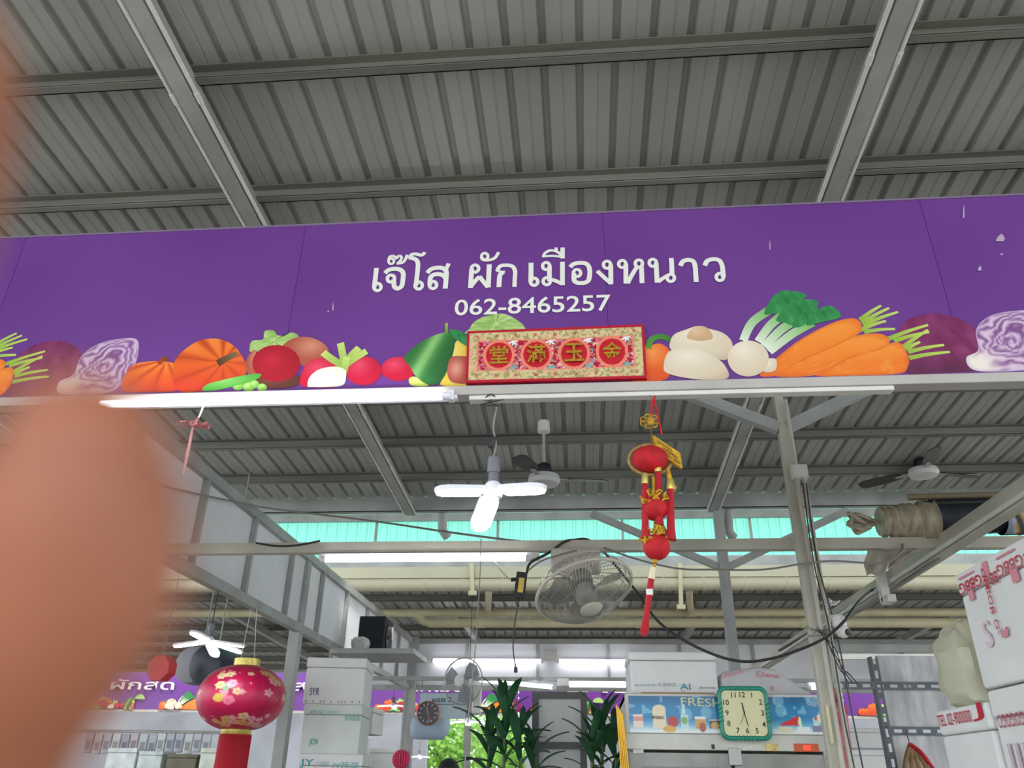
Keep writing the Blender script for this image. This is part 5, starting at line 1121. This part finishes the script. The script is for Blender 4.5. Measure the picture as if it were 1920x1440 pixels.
for k, (z0, z1) in enumerate(((1.06, 1.46), (.66, 1.06), (.33, .66), (0, .33))):
    for n_, (y0, y1) in enumerate(((2.40, 3.0), (3.02, 3.44))):
        rbox('plain white foam box %s in the %s column of the right stack' % (('below the printed ones', 'in the middle', 'second from the floor', 'on the floor')[k], ('nearer', 'rear')[n_]), bxl+.012, y0, y1, z0+.001, z1+(.039 if (n_ == 0 and k == 0) else 0), lid=.2)
crumple('cream_bag', 'cream plastic bag squeezed behind the topmost right foam box', np.array((atY(1818, 1268, 3.22)[0]+.02, 3.235, 1.867+.42*.32)), (.19, .28, .32), M('cream_plastic_bag', '#d9d6bd', .4, 0, .1, 6, .4, 20, transl=.3), 5, amp=.16)
# ---- slotted angle rack with weathered white boards
YK3 = 6.0
rk = thing('slotted_rack', 'dark slotted angle rack backed with weathered white boards', 'rack', atY(1660, 1440, YK3))
ANG = M('slotted_angle_steel', '#5d6468', .5, .2, .2, 8)
xl = float(atY(1636, 1232, YK3)[0]); zt_ = float(atY(1636, 1232, YK3)[2])
def angle_bar(a, b, w=.05):
    a = np.array(a, float); b = np.array(b, float); m = MB(); d = b-a; L = np.linalg.norm(d); d /= L; v = abs(d[2]) > .5
    side = np.array([1, 0, 0]) if v else np.array([0, 0, 1.0]); n = int(L/.09); s = L/n
    for e in (-1, 1): m.bar(a+side*e*w*.36, b+side*e*w*.36, w*.28 if v else .003, .003 if v else w*.28, (0, 1, 0) if v else (0, 0, 1))
    for k in range(n): c0 = a+d*s*k; c1 = c0+d*s*.45; m.bar(c0, c1, w*.46 if v else .003, .003 if v else w*.46, (0, 1, 0) if v else (0, 0, 1))
    return m
for x in (xl, xl+1.4): angle_bar((x, YK3-.02, 0), (x, YK3-.02, zt_)).build('upright', ANG, rk); MB().boxmm((x-.028, YK3-.018, 0), (x-.025, YK3+.04, zt_)).build('upright_flange', ANG, rk)
WB = M('weathered_white_board', '#cbcac9', .6, 0, .35, 4, stretch=(3, 1, .7))
zr1, zr2 = float(atY(1700, 1287, YK3)[2]), float(atY(1700, 1371, YK3)[2])
for z, x0 in ((zr1, float(atY(1578, 1284, YK3)[0])), (zr2, xl)): angle_bar((x0, YK3-.03, z), (xl+1.4, YK3-.03, z)).build('rail', ANG, rk); MB().boxmm((x0, YK3-.028, z+.024), (xl+1.4, YK3+.03, z+.027)).build('rail_flange', ANG, rk)
for z0, z1 in ((zr1+.012, zt_+.01), (zr2+.012, zr1-.012), (.9, zr2-.012)): MB().boxmm((xl+.02, YK3, z0), (xl+1.4, YK3+.012, z1)).build('board', WB, rk)
bgc = atY(1722, 1425, YK3-.12)
hb = thing('hanging_tote', 'brown paper bundle with a red strap hanging from the rack rail', 'bag', bgc)
for k in range(4): MB().tube(smooth_path([atY(1707, 1396, YK3-.1), atY(1700+k*9, 1420, YK3-.12), atY(1695+k*17, 1460, YK3-.12)], 4), [.008]+[.02]*7+[.03] if False else .016, 8).build('paper_fold', M('brown_paper', '#9c7a58', .8, 0, .3, 14), hb, smooth=True)
MB().tube(smooth_path([atY(1706, 1395, YK3-.12), atY(1728, 1412, YK3-.14), atY(1752, 1445, YK3-.14)], 5), .012, 8).build('red_strap', RED, hb, smooth=True); MB().tube([atY(1706, 1396, YK3-.1), atY(1699, 1374, YK3-.04)], .003, 5).build('cord', CABLE, hb)
# grey beams seen above the rack
for i, (y0, y1, Y, lab) in enumerate(((1208, 1222, 11.5, 'grey beam above the weathered boards, upper of two'), (1226, 1236, 9.5, 'grey beam above the weathered boards, lower of two'))):
    a = atY(1575, y1, Y); b = atY(1575, y0, Y); o = MB().boxmm((a[0]-.1, Y, a[2]), (a[0]+5, Y+.06, b[2])).build('trim_%d' % (5+i), STEEL); struct(o, lab)
# cream pole crossing the top corner
a, b = np.array(atD(1897, -10, 2.6)), np.array(atD(1935, 70, 2.75)); d = (a-b)/np.linalg.norm(a-b); t_ = (zr(a[1])-a[2])/(d[2]+RM*d[1])
o = MB().bar(a+d*t_, b-d*2.2, .03, .03).build('trim_7', STEEL2)
o = struct(o, 'end of a cream painted steel bar near the roof')
# ================================================================== FAR MARKET
FARW = M('far_wall_grey', '#a3a6aa', .7, 0, .25, .8)
xo0, xo1 = float(atY(800, 1400, 21)[0]), float(atY(985, 1400, 21)[0])
for i, (a, b) in enumerate(((-24, xo0), (xo1, 24))):
    o = MB().boxmm((a, 21, 0), (b, 21.15, 3.4)).build(('wall_far', 'wall_far_right')[i], FARW); struct(o, ('grey wall behind the far stalls left of the opening', 'grey wall behind the far stalls right of the opening')[i])
def far_goods(px, py, Y, size, col, label, name='hanging_pack', cat='pack', grp='goods hanging at the far stall'):
    c = atY(px, py, Y); t = thing(name, label, cat, c, grp); w, d, h = size
    MB().boxmm((c[0]-w/2, Y, c[2]-h/2), (c[0]+w/2, Y+d, c[2]+h/2)).build('packet', M('far_'+col, '#'+col, .5, 0, .25, 9), t, bevel=.01); MB().boxmm((c[0]-w*.3, Y-.004, c[2]-h*.3), (c[0]+w*.3, Y-.001, c[2]+h*.1)).build('label_patch', M('far_patch_'+col, np.clip(hx(col)*.72, 0, 1), .6), t); return t
zrl = float(atY(300, 1372, 12.0)[2])
hr = thing('hanging_rail', 'thin grey rail with hooks over the goods under the far purple sign', 'rail', (-7, 12.0, zrl)); MB().tube([(-9.8, 12.0, zrl), (-5.2, 12.0, zrl)], .02, 8).build('rail', STEEL, hr)
g = random.Random(12)
for k in range(14):
    px = 165+k*17; col = g.choice(['c9cbce', 'b9bcc4', 'd6d6d2', 'a9a7b3', 'c4b9bb']); far_goods(px, 1394+g.uniform(-3, 3), 12.0, (.12, .05, .27), col, {'c9cbce': 'light grey', 'b9bcc4': 'bluish grey', 'd6d6d2': 'off-white', 'a9a7b3': 'lilac grey', 'c4b9bb': 'pinkish grey'}[col]+' packet hanging from the rail under the far purple sign')
for i, (px, py, w, h, col, lab) in enumerate(((226, 1424, .42, .34, 'dfe3e2', 'pale foam box on the far stall counter behind the finger'), (282, 1416, .34, .42, 'd2d9d6', 'taller pale foam box on the far stall counter'), (340, 1426, .42, .3, '6f6a55', 'dark mottled carton on the far stall counter'), (395, 1418, .30, .36, 'd9dccb', 'cream foam box on the far stall counter beside the tassel'))):
    zc_ = float(atY(300, 1446, 11.5)[2])-.008; c = atY(px, py, 11.5); foam_box(lab, (w, .4, float(atY(px, 1402+6*(i % 3), 11.5)[2])-zc_), (c[0], 11.7, zc_), 0, mat=M('far_'+col, '#'+col, .6, 0, .2, 8), group='far counter boxes')
ct = MB().boxmm((-9.8, 11.4, float(atY(300, 1446, 11.5)[2])-.05), (-4.9, 12.1, float(atY(300, 1446, 11.5)[2])-.008)).build('stall_counter', FARW); tag(ct, 'grey counter of the far stall below the hanging packets', 'counter')
# white tarpaulin / shelf behind left boxes, right behind post
for (px, py, Y, w, h, lab) in ((655, 1405, 14, .6, .5, 'stack of white foam boxes far behind the foam stack'), (726, 1425, 14.6, .7, .35, 'low white foam box beyond the corner post'), (1612, 1432, 12.9, .6, .36, 'pale foam box seen low through the rack opening'), (1604, 1385, 13.8, .8, .28, 'flat white foam box seen through the rack opening')):
    c = atY(px, py, Y); foam_box(lab, (w, .4, h), (c[0], Y, c[2]-h/2), 0, group='far foam boxes')
    o = MB().boxmm((c[0]-w*.45, Y-.18, 0), (c[0]+w*.45, Y+.18, c[2]-h/2-.001)).build('stall_counter', FARW); tag(o, 'grey counter under the '+lab, 'counter')
# round pink ornament far
pc_ = atY(752, 1424, 12.48); pk = thing('pink_ornament', 'round pink paper ornament hanging on the corner post', 'ornament', pc_)
PKP = M('pink_paper', '#d83a66', .6)
for k in range(10):
    a = k*math.pi/10; d = np.array([math.cos(a), math.sin(a), 0]); MB().tube([pc_+.12*(d*math.cos(b)+np.array([0, 0, 1])*math.sin(b)) for b in np.linspace(0, 6.283, 21)[:-1]], .012, 6, closed=True).build('paper_hoop', PKP, pk, smooth=True)
MB().tube([pc_+(0, 0, .09), (pc_[0], 12.62, 2.88)], .005, 5).build('hanging_line', CABLEG, pk)
# trees outside the opening
LF = M('sunlit_leaves', '#7fae4a', .6, 0, .4, 3, transl=.4); TR = M('tree_trunk', '#6b5a48', .8)
for i, (px, Y, h, r, lab) in enumerate(((835, 37, 3.6, 1.9, 'light green leafy tree outside beyond the stalls, behind the round clock'), (905, 47, 4.6, 2.3, 'light green leafy tree outside beyond the stalls, behind the leaf lamp'), (965, 41.5, 3.8, 1.9, 'light green leafy tree outside beyond the stalls, behind the dracaena'))):
    c = atY(px, 1400, Y); t = thing('leafy_tree', lab, 'tree', (c[0], Y, 0)); MB().tube([(c[0], Y, 0), (c[0]+.1, Y, 1.6), (c[0], Y, h*.8)], [.16, .12, .06], 8).build('trunk', TR, t, smooth=True)
    n = 1500; g2 = np.random.default_rng(i); d = g2.standard_normal((n, 3)); d /= np.linalg.norm(d, axis=1)[:, None]; p = np.array([c[0], Y, h*.75])+d*(g2.random((n, 1))**.4)*np.array([r, r, r*.85]); s = .16
    a = g2.standard_normal((n, 3)); a /= np.linalg.norm(a, axis=1)[:, None]; b = np.cross(a, d); b /= np.linalg.norm(b, axis=1)[:, None]+1e-9
    V = np.stack([p-a*s, p+b*s*.5, p+a*s, p-b*s*.5], 1).reshape(-1, 3); MB().add(V, [(4*k, 4*k+1, 4*k+2, 4*k+3) for k in range(n)]).build('crown', LF, t)['kind'] = 'stuff'
# grey column in the opening
post('steel_post', 'thin grey post standing in the bright opening', (float(atY(876, 1400, 13.5)[0]), 13.5, 0), (float(atY(876, 1400, 13.5)[0]), 13.5, 2.9), .1)
# dark barrel lamps / hanging helmet-like fans left behind lantern
for i, (px, lab) in enumerate(((375, 'dull grey hanging barrel fan behind the big red lantern'), (404, 'dark blue hanging barrel fan behind the big red lantern'))):
    yb_ = (7.85, 7.4)[i]; c = atY(px, 1250, yb_); t = thing('barrel_fan', lab, 'fan', c); mt = (M('barrel_grey', '#8f9096', .5), M('barrel_navy', '#1f2636', .4))[i]
    MB().lathe([(.12, .16), (.17, .12), (.18, -.05), (.17, -.16), (.15, -.17)], c, (.2, 1, 0), 20).build('drum', mt, t, smooth=True); MB().tube([c, (c[0], yb_, zr(yb_))], .006, 6).build('hanger', STEEL, t)
# ================================================================== PERSON (only the top of the head shows)
def skin_obj(name, verts, edges, radii, root, mat, parent=None, sub=2):
    me = bpy.data.meshes.new(name); o3 = wloc(parent) if parent is not None else np.zeros(3)
    me.from_pydata([tuple(np.asarray(v)-o3) for v in verts], edges, []); o = bpy.data.objects.new(name, me); COL.objects.link(o)
    if parent is not None: o.parent = parent
    sk = o.modifiers.new('skin', 'SKIN'); sk.use_smooth_shade = True
    for i, r in enumerate(radii):
        sv = me.skin_vertices[0].data[i]; sv.radius = (r, r) if np.isscalar(r) else r; sv.use_root = (i == root)
    ss = o.modifiers.new('sub', 'SUBSURF'); ss.levels = sub; ss.render_levels = sub; me.materials.append(mat); return o
hp = atY(842, 1421, 7.6); hx_, hy_, hz_ = float(hp[0]), 7.6, float(hp[2])-.02
H = hz_; k = H/1.72
pm = bpy.data.materials.new('person_skin_and_clothes'); pm.use_nodes = True; nt = pm.node_tree; tcn = nt.nodes.new('ShaderNodeTexCoord'); sx = nt.nodes.new('ShaderNodeSeparateXYZ'); mr = nt.nodes.new('ShaderNodeMapRange'); mr.inputs['From Max'].default_value = H; cr = nt.nodes.new('ShaderNodeValToRGB'); cr.color_ramp.interpolation = 'CONSTANT'
e = cr.color_ramp.elements; e[0].position = 0; e[0].color = (.05, .04, .03, 1); e[1].position = .05; e[1].color = (.03, .035, .06, 1)
for p_, c_ in ((.55, (.25, .26, .3, 1)), (.835, (.5, .3, .2, 1))): q_ = e.new(p_); q_.color = c_
nt.links.new(tcn.outputs['Object'], sx.inputs[0]); nt.links.new(sx.outputs['Z'], mr.inputs['Value']); nt.links.new(mr.outputs[0], cr.inputs[0]); nt.links.new(cr.outputs[0], nt.nodes['Principled BSDF'].inputs['Base Color'])
pr_ = thing('person', 'person with short dark hair standing beyond the stall, only the head top showing', 'person', (hx_, hy_, 0))
def pv(x, y, z): return np.array([hx_+x*k, hy_+y*k, z*k])
vs = [pv(0, 0, .95), pv(0, .01, 1.15), pv(0, 0, 1.36), pv(0, 0, 1.45), pv(0, -.01, 1.53), pv(0, -.01, 1.61), pv(0, 0, 1.66)]
ed = [(i, i+1) for i in range(6)]; ra = [.14, .125, .13, .055, .075, .085, .06]
for s_ in (-1, 1):
    n = len(vs); vs += [pv(.18*s_, 0, 1.37), pv(.23*s_, .02, 1.10), pv(.24*s_, -.06, .86), pv(.24*s_, -.09, .77)]; ra += [.06, .045, .035, .04]; ed += [(2, n), (n, n+1), (n+1, n+2), (n+2, n+3)]
    n = len(vs); vs += [pv(.09*s_, 0, .86), pv(.10*s_, -.01, .48), pv(.10*s_, .02, .08), pv(.10*s_, -.12, .035)]; ra += [.09, .06, .045, .04]; ed += [(0, n), (n, n+1), (n+1, n+2), (n+2, n+3)]
skin_obj('body', vs, ed, [r*k for r in ra], 0, pm, pr_)
hm = MB(); n1, n2 = 26, 14
hm.ball(pv(0, .015, 1.625), (.098*k, .115*k), 26, 16); ho = hm.build('hair', M('dark_hair', '#1d1a1a', .5, 0, .3, 40, .6, 120), pr_, smooth=True)
MB().tube([pv(0, -.10, 1.60), pv(0, -.125, 1.565), pv(0, -.10, 1.555)], [.008, .016, .010], 8).build('nose', M('face_skin', '#b98a6a', .5), pr_, smooth=True)
# ================================================================== HAND IN FRONT OF THE LENS
SKIN = M('finger_skin', '#9f6246', .55, 0, .12, 90, .12, 900, sss=.5)
def hd(px, py, D): return np.asarray(atD(px, py, D))
D0 = .062
hand = thing('hand', 'out of focus fingers of a hand reaching across the lens', 'hand', hd(-1500, 2500, D0))
chains = {'index': [(-780, 2350, .060, .0105), (-400, 1950, .061, .0098), (-170, 1600, .062, .0092), (-35, 1330, .062, .0090), (110, 1130, .062, .0089), (140, 990, .062, .0086), (150, 895, .062, .0076), (152, 840, .062, .0062)],
          'middle': [(-1100, 1950, .060, .0105), (-760, 1450, .060, .0098), (-480, 980, .061, .0092), (-330, 560, .062, .0088), (-235, 320, .062, .0088), (-205, 160, .062, .0088), (-202, 60, .062, .0080), (-202, -10, .062, .0062)],
          'ring': [(-1500, 1850, .060, .0100), (-1330, 1150, .060, .0092), (-1080, 660, .061, .0086), (-930, 290, .062, .0084), (-880, 130, .062, .0078), (-860, 60, .062, .0060)],
          'little': [(-1850, 1950, .060, .0090), (-1850, 1400, .060, .0080), (-1700, 1000, .061, .0075), (-1580, 720, .062, .0072), (-1540, 600, .062, .0066), (-1530, 550, .062, .0052)],
          'thumb': [(-1350, 3000, .058, .0140), (-800, 2950, .052, .0115), (-420, 2800, .048, .0105), (-260, 2700, .046, .0098), (-190, 2650, .045, .0080)]}
m = MB(); PALM = [(-780, 2350), (-1100, 1950), (-1500, 1850), (-1850, 1950), (-2100, 2800), (-2000, 3300), (-1350, 3000)]
for nm, ch in chains.items():
    P = np.array([hd(a, b, c) for a, b, c, r in ch]); R_a = np.array([r for *_, r in ch]); n = 4
    Ps = smooth_path(P, n); Rs = np.interp(np.linspace(0, len(ch)-1, len(Ps)), np.arange(len(ch)), R_a); m.tube(Ps, Rs, 18); m.ball(Ps[-1], Rs[-1]*1.02, 18, 12); m.ball(Ps[0], Rs[0], 16, 10)
for nm in ('index', 'middle', 'ring', 'little', 'thumb'):
    a, b, c, r = chains[nm][0]; m.tube([hd(a, b, c), hd(-1800, 3000, .060), hd(-2300, 3700, .060)], [r*1.05, .017, .018], 16)
m.tube([hd(-2000, 3300, .060), hd(-2500, 4000, .060), hd(-3200, 5200, .060)], [.024, .024, .028], 20)
ho = m.build('hand_and_fingers', SKIN, hand, smooth=True); rm = ho.modifiers.new('union', 'REMESH'); rm.mode = 'VOXEL'; rm.voxel_size = .0011; rm.use_smooth_shade = True
sm = ho.modifiers.new('smooth', 'SMOOTH'); sm.factor = .5; sm.iterations = 6
NAIL = M('finger_nail', '#d8a78e', .35)
for nm in ('index', 'middle', 'ring', 'little'):
    (x0, y0, d0, r0), (x1, y1, d1, r1) = chains[nm][-3], chains[nm][-2]; a = hd(x0, y0, d0); b = hd(x1, y1, d1); d = b-a; d /= np.linalg.norm(d); c = b-d*.001+Fw*(r1*.95); w = np.cross(d, Fw); w /= np.linalg.norm(w)
    P = [c+d*x*.006+w*y*.0048 for x, y in ((-1, -.8), (-1, .8), (0, 1), (.7, .7), (.9, 0), (.7, -.7), (0, -1))]; MB().prism(P, Fw*.0008).build('fingernail', NAIL, hand, smooth=True)
